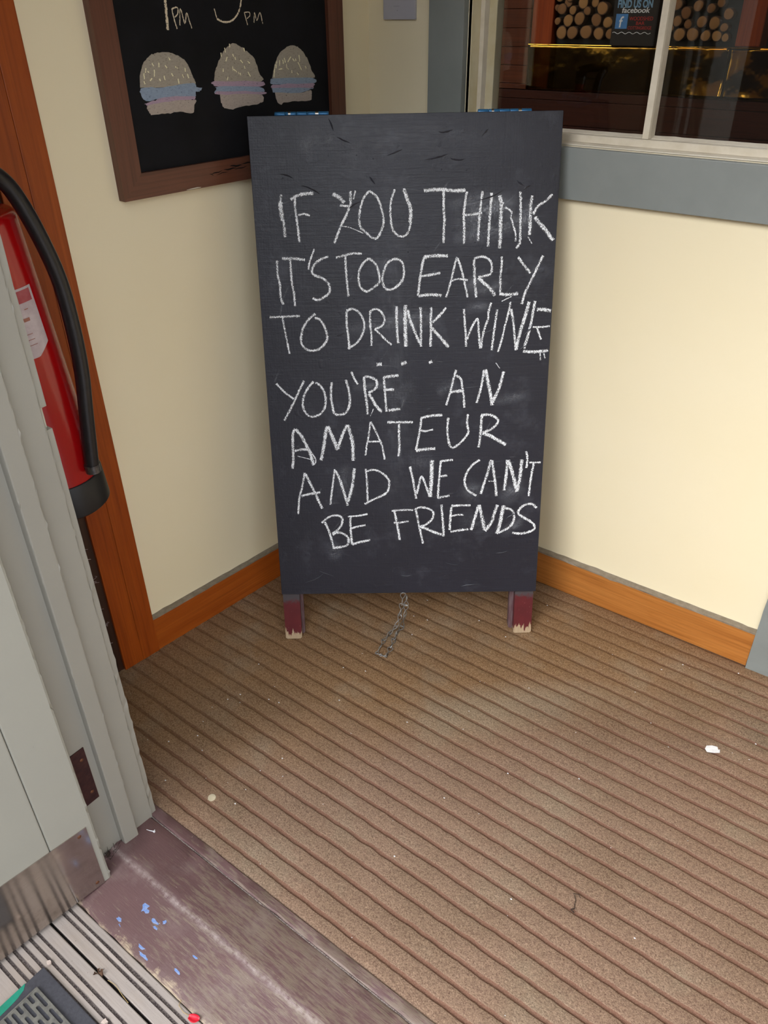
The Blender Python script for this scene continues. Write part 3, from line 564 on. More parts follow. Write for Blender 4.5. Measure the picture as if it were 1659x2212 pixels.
# ---- jamb (trim_4) ----
jp = [(.20, -1.3645), (.329, -1.3645), (.3303, -1.362), (.3303, -1.3088), (.3445, -1.3088), (.3460, -1.3083), (.3466, -1.3065), (.3466, -1.2785), (.3461, -1.2768), (.3445, -1.2758), (.3303, -1.2758), (.3303, -1.2300), (.3297, -1.2283), (.3282, -1.2275), (.20, -1.2275)]
tj = MB().sweep(jp, 'z', -.0, 2.15, 260, .00050, 7, {5, 8, 12}).build('trim_4', M['jamb_grey'], smooth=False)
tag(tj, 'chipped pale grey door jamb with a raised stop bead', 'door jamb', kind='structure')
for z0, z1, sd_ in ((0.0, .920, 1), (.957, 2.15, 2)):
    MB().sweep([(.20, -1.2270), (.3262, -1.2270), (.3268, -1.2262), (.3262, -1.2165), (.20, -1.2165)], 'z', z0, z1, 60, .0005, sd_, {1, 2, 3}).build('edge_bead', M['jamb_grey'], tj)

# ---- sill (trim_5) ----
ts = empty('trim_5'); tag(ts, 'worn maroon painted wooden door sill with a whitish rubbed crown', 'door sill', kind='structure')
MB().sweep([(-1.2063, -.03), (-1.2063, .0015), (-1.2085, .0035), (-1.2265, .0045), (-1.2290, .0025), (-1.2300, -.03)], 'x', .20, 1.97, 90, .0004, 3, {1, 2, 3, 4}).build('inner_strip', M['sill'], ts, smooth=True)
MB().sweep([(-1.2315, -.03), (-1.2320, .0010), (-1.2345, .0030), (-1.262, .0055), (-1.290, .0095), (-1.312, .0135), (-1.3225, .0145), (-1.330, .0125), (-1.350, .0075), (-1.385, .0010), (-1.415, -.0030), (-1.434, -.0065), (-1.4385, -.0095), (-1.4390, -.03)], 'x', .20, 1.97, 90, .0005, 4, set(range(1, 13))).build('sill_board', M['sill'], ts, smooth=True)

MB().box(.201, 1.97, -1.2319, -1.2297, -.03, .0008).build('joint_grit', simple('grey_joint_grit', '4a403d', '9a8e88', 420, .95), ts)

# ---- deck of grooved boards ----
dk = empty('floor_outside', Matrix.Translation((0, 0, -.0085))); tag(dk, 'weathered grey grooved timber decking outside the door', 'decking', kind='structure')
def deck_board(w, grooves, x0=-1.2, x1=3.6):
    top = []
    pts = [(0.0, -.024), (0.0, -.0015), (.0015, 0)]
    for gq in grooves: pts += [(gq - .0032, 0), (gq - .0022, -.0055), (gq + .0022, -.0055), (gq + .0032, 0)]
    pts += [(w - .0015, 0), (w, -.0015), (w, -.024)]
    prof = [(-a, b) for a, b in pts]
    return MB().sweep(prof, 'x', x0, x1, 60, .0004, int(w * 1e4), set(range(2, len(pts) - 2)))
gA = [.015, .0275]
b0 = deck_board(.0505, [.0150, .0270]).build('deck_board', M['deck'], dk); b0.location = (0, -1.4402, 0)
gB = [.0233, .0380, .0531, .0680, .0831, .0979]
bb = None
for k in range(14):
    y = -1.4955 - k * .146
    if bb is None: bb = deck_board(.1425, gB).build('deck_board', M['deck'], dk); o = bb
    else: o = part('deck_board', bb, dk)
    o.location = (random.Random(k).uniform(-.2, .2) if k else 0, y, 0)
MB().box(-1.4, 3.8, -3.6, -1.44, -.06, -.026).build('under_deck', M['soil'], dk)
tag(MB().box(-30, 30, -40, -3.55, -.25, -.12).build('ground', simple('dark_asphalt', '403e3c', '353331', 3, .9)), 'grey paved ground beyond the decking', 'ground', kind='structure')

tag(MB().box(-14, 16, -10.4, -10, -.12, 4.2).build('wall_added_opposite', simple('added_wall_brown', '35291d', '281f16', 2, .8)), 'unseen dark wall added across the street to darken reflections', 'wall', kind='structure')  # added out of view to darken the glass reflections and block low sky

# ---- open outer door leaf (door_2) ----
LF = frame((.376, -1.3675, 0), (-.1197, -.9928), (.9928, -.1197))
d2 = empty('door_2', LF); tag(d2, 'pale grey tongue and groove outer door leaf standing open with metal kick plate', 'door', kind='structure')
def leaf_board(x0, x1, sd_, rnd_edge=False):
    b = .0022; c = .005 if rnd_edge else b
    prof = [(x0, -.042), (x0, -c), (x0 + c * .3, -c * .3), (x0 + c, 0), (x1 - b, 0), (x1, -b), (x1, -.042)]
    return MB().sweep(prof, 'z', .0035, 2.08, 260, .0006, sd_, {2} if rnd_edge else set()).build('door_board', M['door_grey'], d2, smooth=False)
leaf_board(.0, .0838, 5, True)
x = .0846
for k in range(5): leaf_board(x, x + .1365, 20 + k); x += .1373
kp = MB().box(.0150, .70, .0002, .0016, .0035, .1780, .0004).build('kick_plate', M['kick'], d2); kp['label'] = 'scuffed metal kick plate reflecting the decking'
for sx_, sz_ in ((.0310, .1655), (.0285, .0172), (.25, .1655), (.25, .0172), (.45, .166), (.45, .018)):
    MB().lathe([(0, .0014), (.0022, .0012), (.0038, .0002), (.0038, -.0004)], 14).build('screw', M['rust_screw'], kp, True, Matrix.Translation((sx_, .0018, sz_)) @ Matrix.Rotation(-pi / 2, 4, 'X'))
hg = MB().sweep([(.0, .0), (.032, .0), (.032, .1408), (.0, .1408)], 'x', 0, .0018).build('hinge', M['rust'], d2)
hg.matrix_local = LF.inverted() @ Matrix.Translation((.3305, -1.3553, .170)); hg['label'] = 'dark rusty hinge plate on the jamb'
for zz in (.025, .115):
    MB().lathe([(0, .0012), (.0024, .001), (.004, .0)], 12).build('hinge_screw', M['rust_screw'], hg, True, Matrix.Translation((.002, .022, zz)) @ Matrix.Rotation(pi / 2, 4, 'Y'))

# ---- window_1 ----
w1 = empty('window_1'); tag(w1, 'cream framed fixed bar window with thin glazing bars', 'window', kind='structure')
MB().box(.2822, .2917, .0, .14, 1.189, 2.2, .0012).build('outer_frame', M['cream_frame'], w1)
MB().box(.2822, 1.91, .0, .14, 1.1842, 1.1888, .0010).build('outer_frame', M['white_frame'], w1)
MB().box(1.90, 1.91, .0, .14, 1.189, 2.2, .0012).build('outer_frame', M['cream_frame'], w1)
MB().box(.2918, .3026, .035, .10, 1.204, 2.2, .0010).build('sash_stile', M['white_frame'], w1)
MB().sweep([(.3027, .055), (.3034, .055), (.3115, .074), (.3115, .10), (.3027, .10)], 'z', 1.204, 2.2).build('putty_bead', M['cream_frame'], w1)
MB().sweep([(.0285, 1.189), (.035, 1.1895), (.035, 1.2022), (.0365, 1.2036), (.10, 1.2050), (.10, 1.189)], 'x', .2918, 1.90, 60, .0003, 2).build('sash_rail', M['white_frame'], w1)
MB().sweep([(.055, 1.2046), (.074, 1.2085), (.074, 1.200), (.055, 1.200)], 'x', .303, 1.90, 80, .0007, 8, {0, 1}).build('putty_bead', M['white_frame'], w1)
xs_ = [.3080, .7106, 1.1132, 1.5158, 1.9000]
for xm in xs_[1:4]:
    MB().sweep([(xm - .0067, .040), (xm + .0067, .040), (xm + .0080, .046), (xm + .0085, .070), (xm + .0060, .0785), (xm - .0060, .0785), (xm - .0085, .070), (xm - .0080, .046)], 'z', 1.2045, 2.2).build('glazing_bar', M['white_frame'], w1)
for a, b in zip(xs_[:-1], xs_[1:]):
    MB().box(a, b, .0735, .0775, 1.2000, 2.2).build('pane', M['glass'], w1)

# ---- bar room seen through the window ----
rm = MB(); rm.box(-1.6, 3.0, 1.78, 1.9, 0, 2.5); rm.box(-1.75, -1.6, .14, 1.9, 0, 2.5); rm.box(3.0, 3.15, .14, 1.9, 0, 2.5)
rm.box(-1.6, 3.0, .1405, .155, 0, 1.18)  # unseen dark lining added so the brass sheet reflects dark
tag(rm.build('wall_bar', M['room']), 'dim walls of the bar room with an added dark lining under the window', 'wall', kind='structure')
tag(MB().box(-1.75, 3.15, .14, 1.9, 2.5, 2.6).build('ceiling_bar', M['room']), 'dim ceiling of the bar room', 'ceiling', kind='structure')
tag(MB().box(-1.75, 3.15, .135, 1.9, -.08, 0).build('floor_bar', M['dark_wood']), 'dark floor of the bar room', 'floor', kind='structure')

bc = empty('bar_counter', Matrix.Translation((0, 1.6, 0))); tag(bc, 'bar counter of dark horizontal boards behind the window', 'counter')
z = .0
k = 0
while z < 1.14:
    z1 = min(z + .0925, 1.143)
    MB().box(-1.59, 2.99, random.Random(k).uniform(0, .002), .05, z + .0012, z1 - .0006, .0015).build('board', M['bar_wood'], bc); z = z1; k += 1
def brass_sheet(x0, x1, sd_):
    bm = bmesh.new(); nx, nz = int((x1 - x0) * 80) + 2, 16; g_ = []
    for i in range(nx + 1):
        r = []
        for j in range(nz + 1):
            x = x0 + (x1 - x0) * i / nx; zz = 1.145 + .163 * j / nz
            e = min(1, 6 * min(i / nx, 1 - i / nx) + .25)
            w_ = min(1, max(0, (x - .12) / .25)); q_ = 1 - j / nz
            y = -.008 + (.016 - .008 * w_) * q_ - w_ * .007 * q_ ** 5 - (.0030 + .0075 * w_) * noise.noise(Vector((x * 9, zz * 11, sd_))) - .0012 * noise.noise(Vector((x * 40, zz * 30, sd_)))
            r.append(bm.verts.new((x, y, zz)))
        g_.append(r)
    for i in range(nx):
        for j in range(nz): bm.faces.new((g_[i][j], g_[i + 1][j], g_[i + 1][j + 1], g_[i][j + 1]))
    me = bpy.data.meshes.new('brass_sheet'); bm.to_mesh(me); bm.free(); me.materials.append(M['brass'])
    for p in me.polygons: p.use_smooth = True
    o = bpy.data.objects.new('brass_sheet', me); COL.objects.link(o); o.parent = bc
    s_ = o.modifiers.new('thick', 'SOLIDIFY'); s_.thickness = .0015
brass_sheet(-.406, .404, 1.0); brass_sheet(.406, 1.4, 7.7); brass_sheet(1.402, 2.4, 3.1)
MB().tube([(-.406, -.004, 1.3085), (.404, -.004, 1.3085)], .0030, 10).build('brass_rail', M['brass'], bc)
MB().tube([(.407, -.006, 1.3075), (2.4, -.006, 1.3075)], .0045, 10).build('brass_rail', M['brass'], bc)
MB().box(-.406, 2.4, .014, .045, 1.145, 1.306, .001).build('brass_backing_board', M['bar_wood'], bc)
# boards left of the logs
wb = empty('board_panel', Matrix.Translation((0, 1.6, 0))); tag(wb, 'panel of brown horizontal boards left of the stacked log ends', 'panelling')
z = 1.166 - .0666 * 1
k = 0
while z < 1.9:
    MB().box(-1.59, -.408, random.Random(k).uniform(0, .003), .05, max(z, 1.1445) + .001, z + .0656, .0015).build('board', M['bar_boards'], wb); z += .0666; k += 1
p_ = MB().box(-.406, -.3135, .012, .10, 1.309, 2.4, .003).build('wooden_post', M['bar_post'], M_=Matrix.Translation((0, 1.6, 0)))
tag(p_, 'orange brown wooden post left of the log ends', 'post')
p_ = MB().box(.414, .50, .012, .10, 1.3125, 2.4, .003).build('wooden_post', M['bar_post'], M_=Matrix.Translation((0, 1.6, 0)))
tag(p_, 'red brown wooden post right of the log ends', 'post')
def log_mesh():
    prof = [(0, -.002), (.45, -.0025), (.86, -.001), (.92, .0), (1.0, .003), (1.0, .09)]
    mb = MB(); mb.lathe([(r, z_) for r, z_ in prof], 18)
    for v in mb.bm.verts:
        a = math.atan2(v.co.y, v.co.x); k_ = 1 + .06 * sin(a * 2 + 1) + .04 * sin(a * 3)
        v.co.x *= k_; v.co.y *= k_
    o = mb.build('log', M['log'], None, True); o.data.materials.append(M['bark'])
    for p in o.data.polygons:
        if (p.center.x ** 2 + p.center.y ** 2) ** .5 > .86: p.material_index = 1
    return o
proto = log_mesh(); first = [True]
def log_panel(x0, x1, logs, label):
    t = empty('log_panel', Matrix.Translation((0, 1.62, 0))); tag(t, label, 'log panel')
    MB().box(x0, x1, .03, .10, 1.31, 1.75).build('backing', M['black'], t)
    rnd = random.Random(int(x0 * 100)); allv = list(logs); y = 1.475
    while y < 1.72:
        x = x0 + .02
        while x < x1 - .032:
            r = rnd.uniform(.014, .022); allv.append((x + rnd.uniform(-.003, .003), y + rnd.uniform(-.004, .004), r)); x += .045
        y += .043
    for (lx, lz, r) in allv:
        if first[0]: o = proto; first[0] = False; o.parent = t
        else: o = part('log', proto, t)
        o.matrix_local = Matrix.Translation((lx, -.01 + rnd.uniform(-.004, .004), lz)) @ Matrix.Rotation(rnd.uniform(0, 6), 4, 'Y') @ Matrix.Rotation(-pi / 2, 4, 'X') @ Matrix.Diagonal((r, r, .4, 1))
log_panel(-.309, -.05, LOGS[0], 'panel of round sawn log ends left of the painted sign')
log_panel(.128, .408, LOGS[1], 'panel of round sawn log ends right of the painted sign')

# painted sign
sg = empty('sign', Matrix.Translation((0, 1.58, 0))); tag(sg, 'black painted sign reading find us on facebook between the log panels', 'sign')
MB().box(-.047, .127, .0, .030, 1.3105, 1.62, .001).build('sign_panel', M['black'], sg)
def text_mesh(s_, name, mat, parent, loc, size, sxf=1.0, ital=0.0, off=.0):
    cu = bpy.data.curves.new(name, 'FONT'); cu.body = s_; cu.size = size; cu.extrude = .0004; cu.shear = ital; cu.offset = off; cu.align_x = 'LEFT'
    to = bpy.data.objects.new('tmp', cu); COL.objects.link(to)
    dg = bpy.context.evaluated_depsgraph_get(); me = bpy.data.meshes.new_from_object(to.evaluated_get(dg)); bpy.data.objects.remove(to)
    me.materials.clear(); me.materials.append(mat); me.name = name
    wd_ = max(v.co.x for v in me.vertices) - min(v.co.x for v in me.vertices)
    k_ = sxf / wd_
    o = bpy.data.objects.new(name, me); COL.objects.link(o); o.parent = parent
    o.matrix_local = Matrix.Translation(loc) @ Matrix.Rotation(pi / 2, 4, 'X') @ Matrix.Diagonal((k_, 1, 1, 1))
    return o
text_mesh('FIND US ON', 'lettering', M['sign_blue'], sg, (-.034, -.0008, 1.4335), .034, .135, 0, .0012)
text_mesh('facebook', 'lettering', M['sign_white'], sg, (-.015, -.0008, 1.4170), .024, .108, .12, .0003)
MB().box(-.0345, .0128, -.0009, .0003, 1.3655, 1.4135, .0003).build('blue_square', M['sign_fb'], sg)
text_mesh('f', 'lettering', M['sign_white'], sg, (-.021, -.0018, 1.3705), .050, .017, .1, .0006)
text_mesh('WOODSHED', 'lettering', M['sign_red'], sg, (.0185, -.0008, 1.3925), .0175, .092)
text_mesh('BAR', 'lettering', M['sign_red'], sg, (.046, -.0008, 1.3785), .0150, .033)
text_mesh('COTTINGRIDGE', 'lettering', M['sign_red'], sg, (.0165, -.0008, 1.3635), .0150, .092)
wv = [(-.0415 + .150 * i / 60, -.0008, 1.3520 + .0028 * sin(i / 60 * 2 * pi * 5 + .2)) for i in range(61)]
MB().tube(wv, .0011, 6).build('wavy_line', M['sign_white'], sg)

# ================= THINGS =================
# ---- wall menu chalkboard with burgers ----
mn = empty('wall_chalkboard', LW); tag(mn, 'large framed black chalkboard with three chalk burgers hung on the left wall', 'chalkboard')
# frame: outer l .1085 .. .7477, z 1.1225 .. 2.0
o_ = MB().poly([(.1085, 0, 1.1225), (.7477, 0, 1.1225), (.7000, 0, 1.1702), (.1560, 0, 1.1702)], (0, .021, 0)).build('frame_rail', M['frame_wood'], mn)
MB().poly([(.7477, 0, 1.1225), (.7477, 0, 2.0), (.7000, 0, 1.9523), (.7000, 0, 1.1702)], (0, .021, 0)).build('frame_stile', M['frame_wood_v'], mn)
MB().poly([(.1085, 0, 2.0), (.1085, 0, 1.1225), (.1560, 0, 1.1702), (.1560, 0, 1.9523)], (0, .021, 0)).build('frame_stile', M['frame_wood_v'], mn)
MB().poly([(.7477, 0, 2.0), (.1085, 0, 2.0), (.1560, 0, 1.9523), (.7000, 0, 1.9523)], (0, .021, 0)).build('frame_rail', M['frame_wood'], mn)
_k = MB()
for (l0, z0, l1, z1, w_) in ((.535, 1.1455, .495, 1.1500, .0010), (.520, 1.1430, .478, 1.1462, .0008), (.498, 1.1505, .455, 1.1500, .0014), (.480, 1.1560, .440, 1.1535, .0018), (.470, 1.1470, .425, 1.1500, .0010), (.448, 1.1570, .405, 1.1560, .0012), (.536, 1.1475, .520, 1.1430, .0007)):
    _k.tube([(l0 + (l1 - l0) * t / 6, .0206, z0 + (z1 - z0) * t / 6 + .0008 * sin(t * 1.7 + l0 * 90)) for t in range(7)], [.0002 + w_ * sin(pi * t / 6) for t in range(7)], 5)
tag(_k.build('knot_streaks', M['black'], o_), kind='stuff')
_k = MB(); _k.tube([(.598, .0208, 1.1238), (.585, .0211, 1.1242), (.570, .0211, 1.1246), (.560, .0208, 1.1240)], [.0004, .0011, .0013, .0004], 5)
_k.build('paint_chip', M['white_frame'], o_)
mp_ = MB().box(.1562, .6998, .0015, .012, 1.1704, 1.9521).build('board_panel', M['black_board'], mn)
def chalk_obj(name, mat, parent, strokes, y0, M_=None, wob=.12, k=5, minus=1):
    mb = MB(); uvl = mb.bm.loops.layers.uv.new('UVMap')
    for i, st in enumerate(strokes):
        pts = [(st[j] * 1e-4, st[j + 1] * 1e-4) for j in range(1, len(st), 2)]
        ln = smooth_line(pts, k); yy = y0 + minus * (.00004 * (i % 14))
        mb.strip([(a, yy, b) for a, b in ln], st[0] * 1e-4 * 1.36, uvl, wob=wob, seed=i)
    me = bpy.data.meshes.new(name); mb.bm.to_mesh(me); mb.bm.free(); me.materials.append(mat)
    o = bpy.data.objects.new(name, me); COL.objects.link(o); o.parent = parent
    if M_ is not None: o.matrix_local = M_
    return o
for a_, b_ in ((0, 1), (1, 3), (3, 4), (4, 6), (6, 8), (8, 9)):
    chalk_obj('chalk_lettering', M['chalk_menu'], mp_, MENU_STROKES[a_:b_], .0123)
for bi in range(3):
    bp_ = None
    mb = MB()
    mats = []
    for fi, st in enumerate([f for f in MENU_FILLS if f[0] == bi]):
        pts = [(st[j] * 1e-4, st[j + 1] * 1e-4) for j in range(2, len(st), 2)]
        cl_ = smooth_line(pts + [pts[0]], 5)[:-1]
        rnd = random.Random(fi + bi * 9)
        cl_ = [(a + rnd.gauss(0, .0006), b + rnd.gauss(0, .0006)) for a, b in cl_]
        f = mb.bm.faces.new([mb.bm.verts.new((a, .0122 + .00006 * fi, b)) for a, b in cl_]); f.material_index = st[1]
    bmesh.ops.triangulate(mb.bm, faces=mb.bm.faces[:])
    me = bpy.data.meshes.new('chalk_burger'); mb.bm.to_mesh(me); mb.bm.free()
    for c_ in range(4): me.materials.append(M['fill%d' % c_])
    o = bpy.data.objects.new('chalk_burger', me); COL.objects.link(o); o.parent = mp_
s_ = []
for st in MENU_SEEDS: s_.append([20] + st[1:])
tag(chalk_obj('chalk_seeds', M['chalk_seed'], mp_, s_, .0128, k=3), kind='stuff')

# ---- sandwich board folded and leaning in the corner ----
TILT = radians(11.4); YAW = radians(38.4186)
RB = Matrix.Translation((.183609, -.654662, .0022)) @ Matrix.Rotation(YAW, 4, 'Z') @ Matrix.Rotation(-TILT, 4, 'X')
sb = empty('sandwich_board', RB); tag(sb, 'black A-frame chalkboard with a wine joke in white chalk leaning in the corner', 'chalkboard')
panel = MB()
pts = [(-.0008, -.0040, .1418), (.6762, -.0040, .1323), (.6710, -.0040, 1.2810), (-.0026, -.0040, 1.2784)]
panel.poly(pts, (0, .0088, 0))
bmesh.ops.bevel(panel.bm, geom=panel.bm.edges[:], offset=.0008, segments=1, affect='EDGES')
pn = panel.build('front_panel', M['board'], sb); pn.data.materials.append(M['board_edge'])
for p in pn.data.polygons:
    if abs(p.normal.y) < .6: p.material_index = 1
for nm, st in WORDS:
    if nm == 'dots':
        for q_ in st: chalk_obj('chalk_dot', M['chalk'], pn, [q_], -.00430, minus=-1)
    else: chalk_obj('chalk_word', M['chalk'], pn, st, -.00430, minus=-1)
mb = MB(); uvl = mb.bm.loops.layers.uv.new('UVMap'); dl = mb.bm.verts.layers.float.new('dens')
_rs = random.Random(77); SCR = []
for nm, st in WORDS:
    for k_ in range(9 if nm in ('THINK', 'EARLY', 'FRIENDS', 'CANT', 'DRINK') else 4):
        q_ = _rs.choice(st); j_ = _rs.randrange(1, len(q_) - 1, 2); x_, z_ = q_[j_] + _rs.uniform(-80, 80), q_[j_ + 1] + _rs.uniform(-80, 80)
        a_ = _rs.choice((.15, .25, .9, 1.1, .1)) + _rs.gauss(0, .12); L_ = _rs.uniform(150, 420)
        SCR.append([_rs.choice((14, 22, 40)), _rs.choice((16, 24, 34)), x_, z_, x_ + L_ * cos(a_) * .5, z_ + L_ * sin(a_) * .5, x_ + L_ * cos(a_), z_ + L_ * sin(a_)])
SCR = [q_ for q_ in SCR if 60 < q_[2] and max(q_[2::2]) < 6650]
for i, st in enumerate(SMUDGES + SCR):
    ptz = [(st[j] * 1e-4, st[j + 1] * 1e-4) for j in range(2, len(st), 2)]; ln = smooth_line(ptz, 8)
    nv = len(mb.bm.verts); mb.strip([(a, -.00406 - .000003 * (i % 60), b) for a, b in ln], st[0] * 1e-4 * 1.3, uvl, seed=i)
    mb.bm.verts.ensure_lookup_table(); n_ = len(ln)
    for q in range(nv, len(mb.bm.verts)):
        r_ = (q - nv) // 5; e_ = sin(pi * r_ / (n_ - 1)) ** .8
        mb.bm.verts[q][dl] = st[1] / 100 * 1.25 * e_
me = bpy.data.meshes.new('chalk_smears'); mb.bm.to_mesh(me); mb.bm.free(); me.materials.append(M['smudge'])
o = bpy.data.objects.new('chalk_smears', me); COL.objects.link(o); o.parent = pn; tag(o, kind='stuff')
# thick paint ridges and blobs on the panel
mb = MB(); rnd = random.Random(11)
for (cx, cz, L_, a_) in ((.125, 1.132, .045, -.42), (.31, 1.204, .035, .35), (.40, 1.195, .05, .2), (.445, 1.19, .03, -.1), (.075, 1.16, .03, -.3), (.42, 1.245, .03, .15), (.505, 1.24, .02, .8), (.175, 1.26, .025, -1.2), (.52, 1.115, .06, .35), (.585, 1.14, .02, -.6), (.60, 1.13, .018, .5), (.26, 1.15, .02, -.9), (.22, 1.10, .03, .5), (.50, .155, .05, .1), (.09, .19, .06, .5), (.12, .20, .04, -.4), (.33, .19, .03, 0), (.58, .25, .03, .2), (.45, .22, .035, -.2), (.62, .82, .03, .8), (.61, .78, .02, .6), (.18, .82, .02, .3), (.60, .35, .03, .5), (.2, 1.23, .03, -.4)):
    pz = []
    for i in range(8):
        t = i / 7 - .5; b_ = L_ * .18 * (cz * 37 % 1 - .5) * 4 * (.25 - t * t); pz.append((cx + L_ * t * cos(a_) - b_ * sin(a_), -.0044, cz + L_ * t * sin(a_) + b_ * cos(a_) + rnd.gauss(0, .0003)))
    mb.tube(pz, [.0003 + .0017 * sin(pi * i / 7) * rnd.uniform(.6, 1.2) for i in range(8)], 6)
tag(mb.build('paint_ridges', M['board'], pn, True), kind='stuff')
mb = MB()
for i in range(260):
    x = rnd.uniform(.02, .65); zz = rnd.uniform(.17, 1.26); r = rnd.choice((.0006, .0008, .0012, .0018))
    bmesh.ops.create_icosphere(mb.bm, subdivisions=1, radius=r, matrix=Matrix.Translation((x, -.0040, zz)) @ Matrix.Diagonal((1, .5, 1, 1)))
tag(mb.build('paint_specks', M['board'], pn, True), kind='stuff')

tt = math.tan(TILT)
def legbox(x0, x1, y0, y1, z1, zb=0.0):
    mb = MB(); r_ = .004
    P_ = [(x0, zb + r_), (x0 + r_, zb), (x1 - r_, zb), (x1, zb + r_), (x1, z1), (x0, z1)]
    a = [mb.bm.verts.new((x, y0, z_ + (y0 * tt if z_ < .05 else 0))) for x, z_ in P_]
    b = [mb.bm.verts.new((x, y1, z_ + (y1 * tt if z_ < .05 else 0))) for x, z_ in P_]
    mb.bm.faces.new(a); mb.bm.faces.new(b[::-1])
    for i in range(6): mb.bm.faces.new((a[i], b[i], b[(i + 1) % 6], a[(i + 1) % 6]))
    return mb
legbox(.0008, .0448, .0050, .0240, 1.270).build('leg', M['leg'], sb)
legbox(.6230, .6718, .0050, .0240, 1.270).build('leg', M['leg'], sb)
MB().box(.0450, .6228, .0050, .0230, 1.225, 1.270, .001).build('top_rail', M['leg_back'], sb)
MB().box(.0450, .6228, .0050, .0230, .190, .235, .001).build('bottom_rail', M['leg_back'], sb)
legbox(.0100, .0520, .0260, .0440, 1.262, .0).build('leg', M['leg_back'], sb)
legbox(.6120, .6540, .0260, .0440, 1.262, .0).build('leg', M['leg_back'], sb)
MB().box(.0100, .6540, .0442, .0500, .150, 1.250, .001).build('back_panel', M['board'], sb)
MB().box(.0522, .6118, .0260, .0440, 1.217, 1.262, .001).build('back_rail', M['leg_back'], sb)
for hx, first_ in ((.0530, 1), (.4909, 0)):
    hg = MB().box(hx, hx + .1170, .0052, .0440, 1.2702, 1.2785, .0006).build('hinge', M['hinge_blue'], sb)
    for q in range(5):
        a = hx + .0006 + q * .0233
        kn = MB().lathe([(0, 0), (.0046, 0), (.0052, .0010), (.0052, .0218), (.0046, .0228), (0, .0228)], 16).build('knuckle', M['hinge_blue'], hg, True, Matrix.Translation((a, .0245, 1.2832)) @ Matrix.Rotation(pi / 2, 4, 'Y'))
    for q, ww in ((.0300, .005), (.0880, .007)):
        MB().lathe([(.0049, 0), (.0054, 0), (.0054, ww), (.0049, ww)], 14).build('worn_spot', M['hinge_steel'], hg, True, Matrix.Translation((hx + q, .0245, 1.2832)) @ Matrix.Rotation(pi / 2, 4, 'Y'))

# chain: twisted wire links between consecutive points
def link_mesh():
    P_ = []; n_ = 28
    for i in range(n_):
        t = 2 * pi * i / n_
        s = sin(t); x = s                      # -1..1 along
        w = sin(2 * t) * .20
        P_.append((w * (1 if x > 0 else .12), w * (.12 if x > 0 else 1), x * .5 * 1.12))
    return P_
LP_ = link_mesh(); base_link = None
for i in range(len(CHAIN) - 1):
    a = Vector(CHAIN[i]) * 1e-4; b = Vector(CHAIN[i + 1]) * 1e-4
    d_ = b - a; L_ = d_.length
    sc_ = Matrix.Diagonal((min(L_, .034), min(L_, .034), L_, 1))
    mm = Matrix.Translation((a + b) / 2) @ d_.to_track_quat('Z', 'Y').to_matrix().to_4x4() @ Matrix.Rotation(.5 * (i % 3), 4, 'Z')
    mb = MB(); mb.tube([mm @ (sc_ @ Vector(p)) for p in LP_], .00125, 6, closed=True)
    inv = RB.inverted()
    for v in mb.bm.verts:
        if v.co.z < .0030: v.co.z = .0030
        v.co = inv @ v.co
    mb.build('chain_link', M['chain'], sb, True)

# ---- fire extinguisher ----
ax = Vector((0.0, -.078, 1)).normalized()
EX = Matrix.Translation((.0006, -1.0450, .580)) @ Vector((0, 0, 1)).rotation_difference(ax).to_matrix().to_4x4()
ex = empty('fire_extinguisher', EX); tag(ex, 'red fire extinguisher with black hose hanging in front of the orange casing', 'fire extinguisher')
R_ = .0735
prof = [(0, .020), (R_ * .8, .020), (R_, .030), (R_, .576)] + [(R_ - .014 + .014 * cos(t), .576 + .014 * sin(t)) for t in [x * .157 for x in range(1, 11)]] + [(.035, .597), (.016, .605), (.016, .625), (0, .625)]
MB().lathe(prof, 64).build('cylinder', M['red'], ex, True)
MB().lathe([(0, 0), (R_ * .96, 0), (R_ + .0035, .006), (R_ + .0035, .074), (R_ + .002, .076), (R_ + .0005, .0765)], 64).build('base_boot', M['boot'], ex, True)
MB().lathe([(0, .625), (.019, .625), (.019, .665), (0, .665)], 20).build('valve', M['steel'], ex, True)
MB().poly([(-.012, -.13, .690), (.012, -.13, .690), (.012, .01, .672), (-.012, .01, .672)], (0, 0, .006)).build('lever', M['boot'], ex)
MB().poly([(-.012, -.13, .640), (.012, -.13, .640), (.012, .01, .640), (-.012, .01, .640)], (0, 0, .006)).build('handle', M['steel'], ex)
aL0, aL1 = radians(-92), radians(21)
lb = MB(); n_ = 40; zt, zb_ = .474, .350
for k in range(n_):
    a0 = aL0 + (aL1 - aL0) * k / n_; a1 = aL0 + (aL1 - aL0) * (k + 1) / n_
    def zbot(a): return zb_ + max(0, (a - (aL1 - .36))) * .055
    r_ = R_ + .0006
    lb.bm.faces.new([lb.bm.verts.new((r_ * cos(a), r_ * sin(a), z_)) for a, z_ in ((a0, zbot(a0)), (a1, zbot(a1)), (a1, zt), (a0, zt))])
bmesh.ops.remove_doubles(lb.bm, verts=lb.bm.verts[:], dist=1e-6)
lab = lb.build('label', M['label'], ex, True); lab['label'] = 'worn white paper label with a red band'
def curved(name, a0, a1, z0, z1, mat, r_=R_ + .0010):
    b_ = MB(); nn = 16
    for k in range(nn):
        p0 = a0 + (a1 - a0) * k / nn; p1 = a0 + (a1 - a0) * (k + 1) / nn
        b_.bm.faces.new([b_.bm.verts.new((r_ * cos(a), r_ * sin(a), z_)) for a, z_ in ((p0, z0), (p1, z0), (p1, z1), (p0, z1))])
    bmesh.ops.remove_doubles(b_.bm, verts=b_.bm.verts[:], dist=1e-6)
    return b_.build(name, mat, lab, True)
curved('red_band', aL0, radians(17), .449, .470, M['label_red'])
